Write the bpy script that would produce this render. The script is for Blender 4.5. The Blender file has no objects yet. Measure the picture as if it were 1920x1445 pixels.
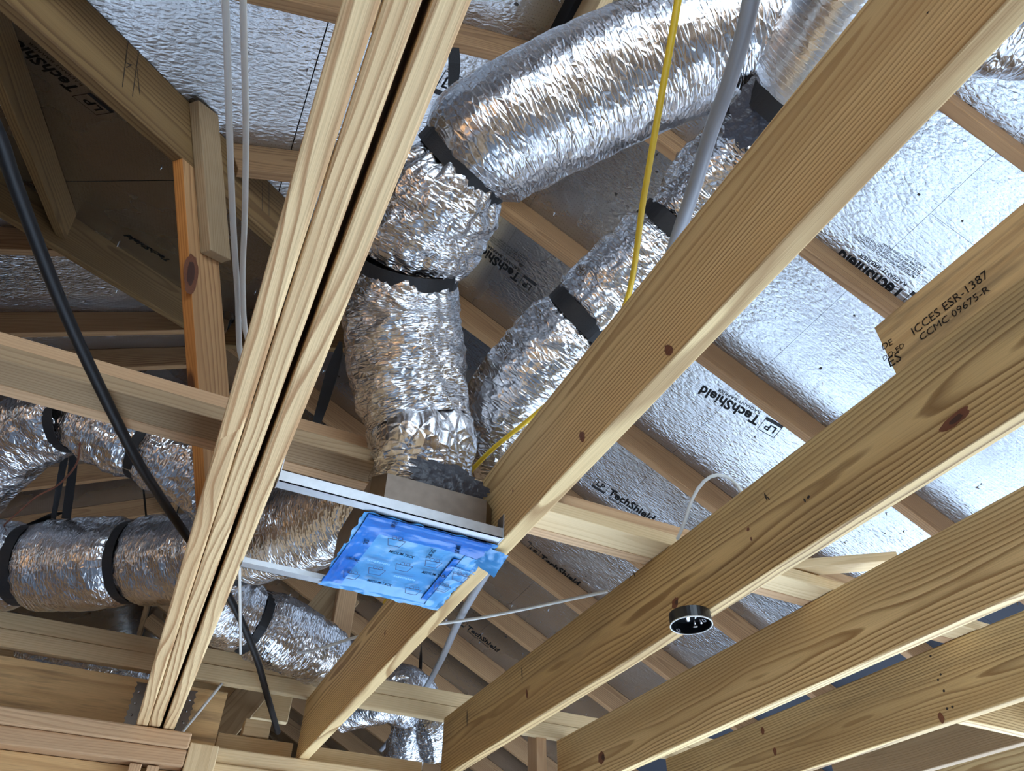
import bpy, bmesh, math, random
from mathutils import Vector, Matrix, noise

random.seed(7)
scene = bpy.context.scene
col = scene.collection

# ------------------------------------------------------------------ camera
# world axes: +Y runs with the ceiling joists, +X across them, +Z up, camera at the origin, metres
FPX, CX, CY = 1388.0, 960.0, 722.5
def _u(v): return Vector(v).normalized()
_J = _u((50 - CX, 1975 - CY, FPX))
_K = Vector((4860 - CX, 2020 - CY, FPX)).normalized()
_K = (_K - _J * _K.dot(_J)).normalized()
_U = _K.cross(_J)
def to_world(c): return Vector((_K.dot(c), _J.dot(c), _U.dot(c)))
right, up, back = to_world(Vector((1, 0, 0))), to_world(Vector((0, -1, 0))), to_world(Vector((0, 0, -1)))
cam_data = bpy.data.cameras.new('camera')
cam = bpy.data.objects.new('camera', cam_data)
col.objects.link(cam)
m = Matrix.Identity(4)
for i in range(3):
    m[i][0], m[i][1], m[i][2] = right[i], up[i], back[i]
cam.matrix_world = m
cam_data.sensor_width = 36.0
cam_data.lens = FPX / 1920 * 36.0
cam_data.clip_start = 0.02
cam_data.clip_end = 200
scene.camera = cam

# ------------------------------------------------------------------ light
scene.view_settings.view_transform = 'Standard'
scene.view_settings.look = 'None'
scene.view_settings.gamma = 1.0
scene.view_settings.use_curve_mapping = False
scene.view_settings.exposure = 1.08
world = bpy.data.worlds.new('sky')
scene.world = world
world.use_nodes = True
wn = world.node_tree.nodes
bg = wn['Background']
bg.inputs['Color'].default_value = (0.68, 0.84, 1.0, 1)
bg.inputs['Strength'].default_value = 2.6
sun_data = bpy.data.lights.new('sun', 'SUN')
sun_data.energy = 24.0
sun_data.angle = math.radians(3.0)
sun_data.color = (1.0, 0.99, 0.97)
sun = bpy.data.objects.new('sun', sun_data)
col.objects.link(sun)
SUN_FROM = Vector((1.0, -0.30, 0.58))
sun.rotation_euler = SUN_FROM.to_track_quat('Z', 'Y').to_euler()

# ------------------------------------------------------------------ pixel helpers (direction only; a plane gives the distance)
def ray(x, y): return to_world(Vector((x - CX, y - CY, FPX)))
def at_z(x, y, z):
    r = ray(x, y); return r * (z / r.z)
def at_x(x, y, X):
    r = ray(x, y); return r * (X / r.x)
def at_y(x, y, Y):
    r = ray(x, y); return r * (Y / r.y)
def on_R(x, y, a): r = ray(x, y); return r * (a / (r.z + 0.5 * r.x))
def on_A(x, y, a): r = ray(x, y); return r * (a / (r.z - 0.5 * r.x))
def on_B(x, y, b): r = ray(x, y); return r * (b / (r.z - 0.5 * r.y))

# ------------------------------------------------------------------ node helpers
def new_mat(name):
    mt = bpy.data.materials.new(name); mt.use_nodes = True
    nt = mt.node_tree
    for n in list(nt.nodes): nt.nodes.remove(n)
    out = nt.nodes.new('ShaderNodeOutputMaterial')
    b = nt.nodes.new('ShaderNodeBsdfPrincipled')
    nt.links.new(b.outputs[0], out.inputs[0])
    return mt, nt, b
class G:
    def __init__(s, nt): s.nt = nt
    def n(s, t, **k):
        x = s.nt.nodes.new(t)
        for a, v in k.items(): setattr(x, a, v)
        return x
    def l(s, a, b): s.nt.links.new(a, b)
    def put(s, sock, v):
        if hasattr(v, 'is_linked') or isinstance(v, bpy.types.NodeSocket): s.l(v, sock)
        else: sock.default_value = v
    def m(s, op, a, b=None, c=None, clamp=False):
        x = s.n('ShaderNodeMath', operation=op); x.use_clamp = clamp
        s.put(x.inputs[0], a)
        if b is not None: s.put(x.inputs[1], b)
        if c is not None: s.put(x.inputs[2], c)
        return x.outputs[0]
    def vm(s, op, a, b=None):
        x = s.n('ShaderNodeVectorMath', operation=op)
        s.put(x.inputs[0], a)
        if b is not None: s.put(x.inputs[1], b)
        return x.outputs[0]
    def noise(s, vec, scale=1.0, detail=2.0, rough=0.5):
        x = s.n('ShaderNodeTexNoise')
        s.l(vec, x.inputs['Vector']); x.inputs['Scale'].default_value = scale
        x.inputs['Detail'].default_value = detail; x.inputs['Roughness'].default_value = rough
        return x.outputs['Fac']
    def ramp(s, fac, stops, interp='LINEAR'):
        x = s.n('ShaderNodeValToRGB'); x.color_ramp.interpolation = interp
        el = x.color_ramp.elements
        while len(el) < len(stops): el.new(0.5)
        for e, (p, c) in zip(el, stops):
            e.position = p; e.color = c if len(c) == 4 else (*c, 1)
        s.l(fac, x.inputs[0]); return x.outputs[0]
    def mix(s, fac, a, b):
        x = s.n('ShaderNodeMix', data_type='RGBA')
        s.put(x.inputs[0], fac)
        for sock, v in ((x.inputs[6], a), (x.inputs[7], b)):
            if isinstance(v, tuple): sock.default_value = v if len(v) == 4 else (*v, 1)
            else: s.l(v, sock)
        return x.outputs[2]
def srgb(r, g, b):
    f = lambda c: (c / 255 / 12.92) if c / 255 <= 0.04045 else ((c / 255 + 0.055) / 1.055) ** 2.4
    return (f(r), f(g), f(b))

def wood(name, light, dark, freq=120.0, knots=0.5, warp=0.028, stain=0.0, contrast=0.8, knotcol=(70, 38, 20)):
    """Sawn softwood: growth rings cut by the board's faces, object space, X along the grain."""
    mt, nt, b = new_mat(name); g = G(nt)
    tc = g.n('ShaderNodeTexCoord'); oi = g.n('ShaderNodeObjectInfo')
    sep = g.n('ShaderNodeSeparateXYZ'); g.l(tc.outputs['Object'], sep.inputs[0])
    rnd = oi.outputs['Random']
    x = g.m('ADD', sep.outputs[0], g.m('MULTIPLY', rnd, 37.0))
    y0, z0 = sep.outputs[1], sep.outputs[2]
    y = g.m('ADD', y0, g.m('MULTIPLY_ADD', g.m('FRACT', g.m('MULTIPLY', rnd, 7.31)), 0.12, -0.03))
    z = g.m('ADD', z0, g.m('MULTIPLY_ADD', g.m('FRACT', g.m('MULTIPLY', rnd, 13.7)), 0.16, -0.08))
    def vec(sx, sy, sz):
        c = g.n('ShaderNodeCombineXYZ')
        g.l(g.m('MULTIPLY', x, sx), c.inputs[0]); g.l(g.m('MULTIPLY', y, sy), c.inputs[1]); g.l(g.m('MULTIPLY', z, sz), c.inputs[2])
        return c.outputs[0]
    # knots
    vor = g.n('ShaderNodeTexVoronoi'); g.l(vec(1.7, 6.0, 6.0), vor.inputs['Vector']); vor.inputs['Scale'].default_value = 1.0
    vs = g.n('ShaderNodeSeparateColor'); g.l(vor.outputs['Color'], vs.inputs[0])
    present = g.m('LESS_THAN', vs.outputs[0], knots)
    kd = vor.outputs['Distance']
    knot = g.m('MULTIPLY', g.m('SUBTRACT', 1.0, g.m('MULTIPLY', kd, 9.0), clamp=True), present)
    bend = g.m('MULTIPLY', g.m('POWER', g.m('SUBTRACT', 1.0, g.m('MULTIPLY', kd, 2.0), clamp=True), 2.0), present)
    r = g.m('SQRT', g.m('ADD', g.m('MULTIPLY', y, y), g.m('MULTIPLY', z, z)))
    r = g.m('MULTIPLY_ADD', g.m('SUBTRACT', g.noise(vec(0.9, 5, 5), 1.0, 2.0), 0.5), warp * 2, r)
    r = g.m('MULTIPLY_ADD', g.m('SUBTRACT', g.noise(vec(6, 30, 30), 1.0, 1.0), 0.5), 0.004, r)
    r = g.m('MULTIPLY_ADD', bend, 0.022, r)
    ph = g.m('FRACT', g.m('MULTIPLY', r, freq))
    ring = g.ramp(ph, [(0.0, (0.0,) * 3), (0.5, (0.15,) * 3), (0.82, (1,) * 3), (0.93, (0.85,) * 3), (1.0, (0.0,) * 3)])
    ring = g.m('MULTIPLY', ring, g.m('MULTIPLY_ADD', g.noise(vec(1.2, 9, 9), 1.0, 2.0), 1.0, 0.25))
    fib = g.noise(vec(7, 420, 420), 1.0, 2.0)
    tone = g.noise(vec(0.7, 7, 7), 1.0, 3.0)
    c = g.mix(g.m('MULTIPLY', ring, contrast, clamp=True), srgb(*light), srgb(*dark))
    c = g.mix(g.m('MULTIPLY', g.m('SUBTRACT', fib, 0.45, clamp=True), 0.8), c, srgb(*[v * 0.72 for v in dark]))
    mid = tuple((a * 0.45 + d * 0.55) for a, d in zip(light, dark))
    c = g.mix(g.ramp(tone, [(0.40, (0,) * 3), (0.72, (0.75,) * 3)]), c, srgb(*mid))
    if stain > 0:
        st = g.ramp(g.noise(vec(2.2, 24, 24), 1.0, 4.0, 0.65), [(0.50, (0,) * 3), (0.68, (stain,) * 3)])
        c = g.mix(st, c, srgb(72, 58, 46))
    c = g.mix(g.m('MULTIPLY', bend, 0.35), c, srgb(*[v * 0.85 for v in dark]))
    c = g.mix(g.ramp(knot, [(0.0, (0,) * 3), (0.35, (0.9,) * 3)]), c, srgb(*knotcol))
    g.l(c, b.inputs['Base Color'])
    b.inputs['Roughness'].default_value = 0.62
    b.inputs['Specular IOR Level'].default_value = 0.25
    bp = g.n('ShaderNodeBump'); bp.inputs['Strength'].default_value = 0.25; bp.inputs['Distance'].default_value = 0.002
    g.l(g.m('ADD', g.m('MULTIPLY', ring, -0.6), fib), bp.inputs['Height']); g.l(bp.outputs[0], b.inputs['Normal'])
    return mt

W = {}
W['joist'] = wood('wood_joist', (232, 202, 148), (136, 94, 50), 100, 0.0, 0.034, 0.0, 1.0)
W['joist_worn'] = wood('wood_joist_worn', (216, 184, 130), (114, 79, 42), 105, 0.0, 0.03, 0.3, 1.0)
W['girder'] = wood('wood_girder', (238, 206, 156), (158, 108, 66), 105, 0.05, 0.034, 0.0, 1.0)
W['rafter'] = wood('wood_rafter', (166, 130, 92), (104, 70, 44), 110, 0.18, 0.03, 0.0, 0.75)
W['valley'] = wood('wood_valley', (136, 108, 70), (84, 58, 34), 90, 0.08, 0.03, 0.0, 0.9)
W['orange'] = wood('wood_orange', (204, 138, 72), (140, 78, 32), 110, 0.3, 0.03, 0.0, 0.8)
W['pale'] = wood('wood_pale', (232, 206, 162), (196, 160, 112), 140, 0.12, 0.02, 0.0, 0.55)
W['pinkish'] = wood('wood_pinkish', (214, 178, 138), (166, 124, 88), 120, 0.12, 0.025, 0.0, 0.6)
W['grey'] = wood('wood_grey', (176, 150, 116), (126, 98, 68), 120, 0.12, 0.03, 0.1, 0.7)
W['tan'] = wood('wood_tan', (196, 152, 106), (128, 84, 50), 60, 0.1, 0.04, 0.0, 0.8)
W['lvl'] = wood('wood_lvl', (222, 184, 130), (160, 116, 70), 22, 0.1, 0.05, 0.55, 0.6)

def foil_deck(name):
    mt, nt, b = new_mat(name); g = G(nt)
    tc = g.n('ShaderNodeTexCoord'); obj = tc.outputs['UV']
    sep = g.n('ShaderNodeSeparateXYZ'); g.l(obj, sep.inputs[0])
    def vec(sx, sy):
        c = g.n('ShaderNodeCombineXYZ')
        g.l(g.m('MULTIPLY', sep.outputs[0], sx), c.inputs[0]); g.l(g.m('MULTIPLY', sep.outputs[1], sy), c.inputs[1])
        return c.outputs[0]
    b.inputs['Metallic'].default_value = 1.0
    fx = g.m('SUBTRACT', g.m('FRACT', g.m('MULTIPLY', sep.outputs[0], 75.0)), 0.5)
    fy = g.m('SUBTRACT', g.m('FRACT', g.m('MULTIPLY', sep.outputs[1], 75.0)), 0.5)
    d = g.m('ADD', g.m('MULTIPLY', fx, fx), g.m('MULTIPLY', fy, fy))
    dot = g.m('LESS_THAN', d, 0.018)
    c = g.mix(g.m('MULTIPLY', dot, 0.45), (0.50, 0.515, 0.54), (0.15, 0.14, 0.13))
    dust = g.noise(vec(3, 3), 1.0, 4.0, 0.6)
    c = g.mix(g.ramp(dust, [(0.45, (0,) * 3), (0.8, (0.35,) * 3)]), c, (0.36, 0.33, 0.30))
    g.l(c, b.inputs['Base Color'])
    g.l(g.m('MULTIPLY_ADD', g.noise(vec(2, 2), 1.0, 3.0), 0.22, 0.16), b.inputs['Roughness'])
    crink = g.noise(vec(60, 26), 1.0, 3.0, 0.6)
    big = g.noise(vec(9, 7), 1.0, 2.0)
    v = g.n('ShaderNodeTexVoronoi', feature='DISTANCE_TO_EDGE'); g.l(vec(70, 32), v.inputs['Vector']); v.inputs['Scale'].default_value = 1
    h = g.m('ADD', g.m('MULTIPLY', crink, 0.55), g.m('MULTIPLY_ADD', big, 1.0, g.m('MULTIPLY', v.outputs['Distance'], 0.45)))
    bp = g.n('ShaderNodeBump'); bp.inputs['Strength'].default_value = 0.6; bp.inputs['Distance'].default_value = 0.006
    g.l(h, bp.inputs['Height']); g.l(bp.outputs[0], b.inputs['Normal'])
    return mt
M = {}
M['deck'] = foil_deck('foil_faced_sheathing')

def foil_duct(name, base=(0.66, 0.66, 0.68), rough=0.2, scrim=True, big=1.0, fine=0.5, crs=0.35):
    mt, nt, b = new_mat(name); g = G(nt)
    tc = g.n('ShaderNodeTexCoord'); uv = tc.outputs['UV']
    sep = g.n('ShaderNodeSeparateXYZ'); g.l(uv, sep.inputs[0])
    def vec(su, sv):
        c = g.n('ShaderNodeCombineXYZ')
        g.l(g.m('MULTIPLY', sep.outputs[0], su), c.inputs[0]); g.l(g.m('MULTIPLY', sep.outputs[1], sv), c.inputs[1])
        return c.outputs[0]
    b.inputs['Metallic'].default_value = 1.0
    b.inputs['Base Color'].default_value = (*base, 1)
    g.l(g.m('MULTIPLY_ADD', g.noise(vec(9, 9), 1.0, 2.0), 0.2, rough - 0.06), b.inputs['Roughness'])
    n1 = g.noise(vec(34, 11), 1.0, 3.0, 0.6)
    n2 = g.noise(vec(110, 40), 1.0, 3.0, 0.6)
    v = g.n('ShaderNodeTexVoronoi', feature='DISTANCE_TO_EDGE'); g.l(vec(95, 38), v.inputs['Vector']); v.inputs['Scale'].default_value = 1
    crease = g.m('SUBTRACT', 1.0, g.m('MULTIPLY', v.outputs['Distance'], 5.0), clamp=True)
    h = g.m('ADD', g.m('MULTIPLY', n1, big), g.m('MULTIPLY', n2, fine))
    h = g.m('MULTIPLY_ADD', crease, crs, h)
    if scrim:
        lu = g.m('LESS_THAN', g.m('FRACT', g.m('MULTIPLY', sep.outputs[0], 80.0)), 0.12)
        lv = g.m('LESS_THAN', g.m('FRACT', g.m('MULTIPLY', sep.outputs[1], 80.0)), 0.12)
        h = g.m('MULTIPLY_ADD', g.m('MAXIMUM', lu, lv), 0.12, h)
    bp = g.n('ShaderNodeBump'); bp.inputs['Strength'].default_value = 0.75; bp.inputs['Distance'].default_value = 0.0045
    g.l(h, bp.inputs['Height']); g.l(bp.outputs[0], b.inputs['Normal'])
    return mt
M['duct'] = foil_duct('crinkled_duct_foil')
M['trunk'] = foil_duct('duct_wrap_foil', (0.86, 0.87, 0.9), 0.24, True, 0.1, 0.15, 0.1)
M['duct_smooth'] = foil_duct('stretched_duct_foil', (0.62, 0.62, 0.64), 0.2, True, 0.3, 0.32, 0.25)

def plain(name, c, rough=0.5, metal=0.0, spec=0.5, bump=0.0, scale=40.0, var=0.0):
    mt, nt, b = new_mat(name); g = G(nt)
    tc = g.n('ShaderNodeTexCoord')
    n = g.noise(tc.outputs['Object'], scale, 3.0)
    cc = g.mix(g.m('MULTIPLY', n, var), srgb(*c), srgb(*[v * 0.55 for v in c]))
    g.l(cc, b.inputs['Base Color'])
    b.inputs['Roughness'].default_value = rough; b.inputs['Metallic'].default_value = metal
    b.inputs['Specular IOR Level'].default_value = spec
    if bump:
        bp = g.n('ShaderNodeBump'); bp.inputs['Strength'].default_value = 0.6; bp.inputs['Distance'].default_value = bump
        g.l(n, bp.inputs['Height']); g.l(bp.outputs[0], b.inputs['Normal'])
    return mt
M['black'] = plain('black_webbing', (22, 22, 25), 0.6, bump=0.001, scale=300)
M['blackpipe'] = plain('black_rubber_pipe', (16, 16, 18), 0.5, spec=0.3, bump=0.0006, scale=90)
M['white_cable'] = plain('white_cable_sheath', (214, 214, 210), 0.45)
M['grey_cable'] = plain('grey_cable_sheath', (150, 153, 160), 0.4, var=0.1)
M['yellow_cable'] = plain('yellow_cable_sheath', (226, 188, 44), 0.45)
M['brown_wire'] = plain('brown_wire_sheath', (112, 66, 48), 0.5)
M['galv'] = plain('galvanised_steel', (205, 208, 212), 0.45, 1.0, var=0.35, scale=60)
M['galv_reflect_tint'] = plain('galvanised_steel_reflection_tint', (128, 114, 102), 0.36, 1.0, var=0.5, scale=45)  # brown tint paints the reflection of nearby wood into the steel
M['mastic'] = plain('grey_mastic', (56, 57, 66), 0.4, bump=0.012, scale=45, var=0.4)
M['print'] = plain('black_print', (18, 18, 20), 0.6)
M['stamp'] = plain('faded_ink_stamp', (46, 36, 28), 0.7)
M['plastic'] = plain('black_plastic', (16, 17, 20), 0.3)
M['steel'] = plain('bright_steel', (205, 208, 214), 0.2, 1.0)
M['under'] = plain('roof_light_block', (40, 40, 42), 0.9)
M['concrete'] = plain('concrete_slab', (152, 172, 196), 0.75, var=0.25, scale=2.0)  # blue of the skylight put into the slab colour, for the foil to reflect
M['wrap'] = plain('dark_wall_wrap', (52, 56, 66), 0.7)
M['osb'] = plain('strand_board', (150, 112, 70), 0.75, var=0.6, scale=35)
M['cutend'] = plain('sawn_end_grain', (205, 160, 92), 0.8, bump=0.001, scale=140, var=0.4)

def film_mat(nm, ca, cb):
    mt, nt, b = new_mat(nm)
    g = G(nt); tc = g.n('ShaderNodeTexCoord')
    n = g.noise(tc.outputs['Object'], 6.0, 2.0)
    c = g.mix(g.ramp(n, [(0.25, (0,) * 3), (0.8, (1,) * 3)]), srgb(*ca), srgb(*cb))
    g.l(c, b.inputs['Base Color']); b.inputs['Roughness'].default_value = 0.16
    b.inputs['Specular IOR Level'].default_value = 0.6
    w = g.noise(tc.outputs['Object'], 22.0, 3.0)
    bp = g.n('ShaderNodeBump'); bp.inputs['Strength'].default_value = 0.3; bp.inputs['Distance'].default_value = 0.004
    g.l(w, bp.inputs['Height']); g.l(bp.outputs[0], b.inputs['Normal'])
    return mt
M['film'] = film_mat('blue_protective_film', (52, 128, 190), (96, 164, 214))
M['film_deep'] = film_mat('doubled_blue_film', (18, 92, 178), (40, 122, 204))
M['film_light'] = film_mat('single_blue_film', (62, 138, 200), (104, 172, 222))
M['filmprint'] = plain('dark_blue_print', (16, 48, 96), 0.4)
M['filmpale'] = plain('pale_blue_print', (120, 180, 235), 0.4)

# ------------------------------------------------------------------ mesh helpers
def link(name, me, parent=None):
    o = bpy.data.objects.new(name, me); col.objects.link(o)
    if parent is not None: o.parent = parent
    return o
def tag(o, label=None, cat=None, group=None, kind=None):
    if label: o['label'] = label
    if cat: o['category'] = cat
    if group: o['group'] = group
    if kind: o['kind'] = kind
    return o
def empty(name, loc=(0, 0, 0)):
    o = bpy.data.objects.new(name, None); col.objects.link(o); o.location = loc; o.empty_display_size = 0.05
    return o
def child(o, parent):
    """parent keeping the world place (parents are only translated)"""
    o.parent = parent
    o.matrix_parent_inverse = Matrix.Translation(parent.location).inverted()
    return o
def box_mesh(name, L, w, d, mat, bevel=0.003, cuts=None):
    bm = bmesh.new()
    bmesh.ops.create_cube(bm, size=1.0)
    bmesh.ops.scale(bm, vec=(L, w, d), verts=bm.verts)
    if cuts: cuts(bm)
    if bevel: bmesh.ops.bevel(bm, geom=bm.edges[:], offset=bevel, segments=2, affect='EDGES', profile=0.5)
    me = bpy.data.meshes.new(name); bm.to_mesh(me); bm.free()
    me.materials.append(mat)
    return me
def board(name, p0, p1, w, d, mat, side=None, bevel=0.003, parent=None):
    """A sawn board from p0 to p1 (its centre line); w is the size along `side`, d across it."""
    p0, p1 = Vector(p0), Vector(p1)
    ax = (p1 - p0); L = ax.length; ax.normalize()
    s = Vector(side) if side is not None else Vector((0, 0, 1)).cross(ax)
    s = (s - ax * s.dot(ax)).normalized()
    t = ax.cross(s)
    o = link(name, box_mesh(name, L, w, d, mat, bevel))
    mw = Matrix.Identity(4)
    c = (p0 + p1) / 2
    for i in range(3):
        mw[i][0], mw[i][1], mw[i][2], mw[i][3] = ax[i], s[i], t[i], c[i]
    o.matrix_world = mw
    if parent is not None: child(o, parent)
    return o
def aabox(name, x0, x1, y0, y1, z0, z1, mat, along='X', bevel=0.003, parent=None):
    cy, cz, cx = (y0 + y1) / 2, (z0 + z1) / 2, (x0 + x1) / 2
    if along == 'X':
        return board(name, (x0, cy, cz), (x1, cy, cz), y1 - y0, z1 - z0, mat, (0, 1, 0), bevel, parent)
    if along == 'Y':
        return board(name, (cx, y0, cz), (cx, y1, cz), x1 - x0, z1 - z0, mat, (1, 0, 0), bevel, parent)
    return board(name, (cx, cy, z0), (cx, cy, z1), x1 - x0, y1 - y0, mat, (1, 0, 0), bevel, parent)

def catmull(pts, rad, step):
    P = [Vector(p) for p in pts]
    out = []
    n = len(P)
    for i in range(n - 1):
        a = P[max(i - 1, 0)]; b = P[i]; c = P[i + 1]; d = P[min(i + 2, n - 1)]
        k = max(2, int((c - b).length / step))
        for j in range(k):
            t = j / k
            q = 0.5 * ((2 * b) + (c - a) * t + (2 * a - 5 * b + 4 * c - d) * t * t + (3 * b - a - 3 * c + d) * t ** 3)
            out.append((q, rad[i] * (1 - t) + rad[i + 1] * t))
    out.append((P[-1], rad[-1]))
    return out
def frames(S):
    pts = [s[0] for s in S]; fr = []
    T0 = (pts[1] - pts[0]).normalized()
    N = T0.cross(Vector((0, 0, 1)))
    if N.length < 1e-3: N = T0.cross(Vector((1, 0, 0)))
    N.normalize()
    for i in range(len(pts)):
        T = (pts[min(i + 1, len(pts) - 1)] - pts[max(i - 1, 0)]).normalized()
        N = (N - T * N.dot(T)).normalized()
        fr.append((T, N, T.cross(N)))
    return fr
def tube(name, pts, r, mat, step=0.02, seg=10, flat=1.0, parent=None):
    """A cable or pipe along pts; flat < 1 squashes the section."""
    rad = [r] * len(pts)
    S = catmull(pts, rad, step); F = frames(S)
    vs, fs = [], []
    for (p, rr), (T, N, B) in zip(S, F):
        for k in range(seg):
            a = 2 * math.pi * k / seg
            vs.append(p + N * (math.cos(a) * rr) + B * (math.sin(a) * rr * flat))
    for i in range(len(S) - 1):
        for k in range(seg):
            a, b = i * seg + k, i * seg + (k + 1) % seg
            fs.append((a, b, b + seg, a + seg))
    fs.append(tuple(range(seg - 1, -1, -1))); fs.append(tuple(range((len(S) - 1) * seg, len(S) * seg)))
    c = S[0][0].copy()
    me = bpy.data.meshes.new(name); me.from_pydata([v - c for v in vs], [], fs); me.update()
    for p in me.polygons: p.use_smooth = True
    me.materials.append(mat)
    o = link(name, me); o.location = c
    if parent is not None: child(o, parent)
    return o

class Duct:
    """Insulated flexible duct: swept sleeve with crumpled foil, pinched where the straps hold it."""
    def __init__(s, name, pts, rad, label, straps=(), wr=1.0, mat=None, seed=0, smooth=False, cat='air duct', group=None):
        step = 0.0065
        s.S = catmull(pts, rad, step); s.F = frames(s.S)
        L = [0.0]
        for i in range(1, len(s.S)): L.append(L[-1] + (s.S[i][0] - s.S[i - 1][0]).length)
        s.L = L; s.total = L[-1]
        s.straps = [f * s.total for f in straps]
        seg = 112
        vs, fs, uvs = [], [], []
        s.R = []
        off = Vector((seed * 17.3, seed * 5.1, seed * 9.7))
        for i, ((p, rr), (T, N, B)) in enumerate(zip(s.S, s.F)):
            u = L[i]; pin = 0.0; near = 0.0
            for q in s.straps:
                pin += math.exp(-((u - q) / 0.035) ** 2) * 0.14
                near += math.exp(-((u - q) / 0.10) ** 2)
            row = rr * (1 - min(pin, 0.3))
            s.R.append(row)
            for k in range(seg):
                a = 2 * math.pi * k / seg
                ca, sa = math.cos(a), math.sin(a)
                q = Vector((ca, sa, 0)) * 1.1 + off
                # folds that run round the sleeve, broken up along it
                w1 = 1 - abs(noise.noise(Vector((q.x, q.y, u * 13 + ca * 0.8)))) * 2
                w2 = 1 - abs(noise.noise(Vector((q.x * 2.3, q.y * 2.3, u * 31 + sa * 1.2 + 5)))) * 2
                w3 = noise.noise(Vector((q.x * 0.8, q.y * 0.8, u * 4.0 + 11)))
                w4 = 1 - abs(noise.noise(Vector((q.x * 5 + 3, q.y * 5, u * 24)))) * 2
                pl = noise.noise(Vector((q.x * 9, q.y * 9, u * 3))) * min(near, 1.0)
                d = (0.0065 * (w1 - 0.6) + 0.0042 * (w2 - 0.6) + 0.003 * (w4 - 0.6)) * wr + 0.010 * w3 + 0.006 * pl * wr
                if smooth: d = 0.0006 * w2
                r2 = row + d
                vs.append(p + N * (ca * r2) + B * (sa * r2))
        n = len(s.S)
        for i in range(n - 1):
            for k in range(seg):
                a, b = i * seg + k, i * seg + (k + 1) % seg
                fs.append((a, b, b + seg, a + seg))
                r0 = rad[0]
                uvs += [(L[i], k / seg * 6.28 * r0), (L[i], (k + 1) / seg * 6.28 * r0), (L[i + 1], (k + 1) / seg * 6.28 * r0), (L[i + 1], k / seg * 6.28 * r0)]
        c = s.S[0][0].copy()
        me = bpy.data.meshes.new(name); me.from_pydata([v - c for v in vs], [], fs)
        ul = me.uv_layers.new(name='UVMap')
        for i, t in enumerate(uvs): ul.data[i].uv = t
        me.update()
        for p in me.polygons: p.use_smooth = True
        me.materials.append(mat or M['duct'])
        s.o = link(name, me); s.o.location = c
        tag(s.o, label, cat, group)
    def at(s, f):
        u = f * s.total
        i = min(range(len(s.L)), key=lambda k: abs(s.L[k] - u))
        return i
def strip_mesh(name, rows, mat, thick=0.002):
    """rows: list of (left, right) points -> a thin two-sided webbing strip with thickness"""
    vs, fs = [], []
    for a, b in rows: vs += [Vector(a), Vector(b)]
    for i in range(len(rows) - 1): fs.append((2 * i, 2 * i + 1, 2 * i + 3, 2 * i + 2))
    bm = bmesh.new()
    bv = [bm.verts.new(v) for v in vs]
    for f in fs:
        try: bm.faces.new([bv[k] for k in f])
        except ValueError: pass
    bmesh.ops.recalc_face_normals(bm, faces=bm.faces[:])
    bmesh.ops.solidify(bm, geom=bm.faces[:], thickness=thick)
    me = bpy.data.meshes.new(name); bm.to_mesh(me); bm.free()
    me.materials.append(mat)
    return me
def strap(duct, f, label, width=0.036, tails=(), group='black duct hanger straps', extra=0.009):
    """A webbing loop round the duct at fraction f, with tails running up to (point) where it is fixed."""
    i = duct.at(f)
    p, _ = duct.S[i]; T, N, B = duct.F[i]; r = duct.R[i] + extra
    root = empty('hanger_strap', p)
    tag(root, label, 'strap', group)
    rows = []
    for k in range(49):
        a = 2 * math.pi * k / 48
        d = N * math.cos(a) + B * math.sin(a)
        rr = r + 0.003 * noise.noise(d * 2 + p)
        rows.append((p + d * rr - T * width / 2, p + d * rr + T * width / 2))
    o = link('loop', strip_mesh('loop', [(a - p, b - p) for a, b in rows], M['black'])); o.parent = root
    for tl in tails:
        e = Vector(tl)
        d = (e - p); d = (d - T * d.dot(T)).normalized()
        s0 = p + d * (r - 0.002)
        n = 9; rws = []
        for k in range(n):
            t = k / (n - 1)
            q = s0.lerp(e, t)
            ang = 0.9 * math.sin(t * 3.0)
            wd = (T * math.cos(ang) + d.cross(T) * math.sin(ang)) * width / 2
            rws.append((q - wd - p, q + wd - p))
        o = link('tail', strip_mesh('tail', rws, M['black'])); o.parent = root
    return root

def text_mesh(name, body, size, bold=0.0, align='LEFT'):
    cu = bpy.data.curves.new(name, 'FONT'); cu.body = body; cu.size = size
    cu.offset = bold; cu.resolution_u = 2; cu.align_x = align; cu.extrude = 0.0003
    cu.space_line = 1.0
    ob = bpy.data.objects.new(name, cu); col.objects.link(ob)
    bpy.context.view_layer.update()
    dg = bpy.context.evaluated_depsgraph_get()
    me = bpy.data.meshes.new_from_object(ob.evaluated_get(dg))
    bpy.data.objects.remove(ob); bpy.data.curves.remove(cu)
    return me
def put_on(me, name, origin, xdir, normal, mat, parent=None, lift=0.0012):
    """Lay a flat mesh (in its own XY) on a surface: xdir along the writing, normal towards the viewer."""
    me.materials.clear(); me.materials.append(mat)
    o = link(name, me)
    n = Vector(normal).normalized(); x = Vector(xdir); x = (x - n * x.dot(n)).normalized(); y = n.cross(x)
    c = Vector(origin) + n * lift
    mw = Matrix.Identity(4)
    for i in range(3):
        mw[i][0], mw[i][1], mw[i][2], mw[i][3] = x[i], y[i], n[i], c[i]
    o.matrix_world = mw
    if parent is not None:
        o.parent = parent; o.matrix_parent_inverse = parent.matrix_world.inverted()
    return o
def flat_mesh(name, polys):
    """polys: list of 2-D outlines -> thin flat mesh"""
    vs, fs = [], []
    for pg in polys:
        b = len(vs); vs += [(x, y, 0) for x, y in pg]; fs.append(tuple(range(b, b + len(pg))))
    me = bpy.data.meshes.new(name); me.from_pydata(vs, [], fs); me.update(); return me
def rect(x0, y0, x1, y1): return [(x0, y0), (x1, y0), (x1, y1), (x0, y1)]
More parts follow.
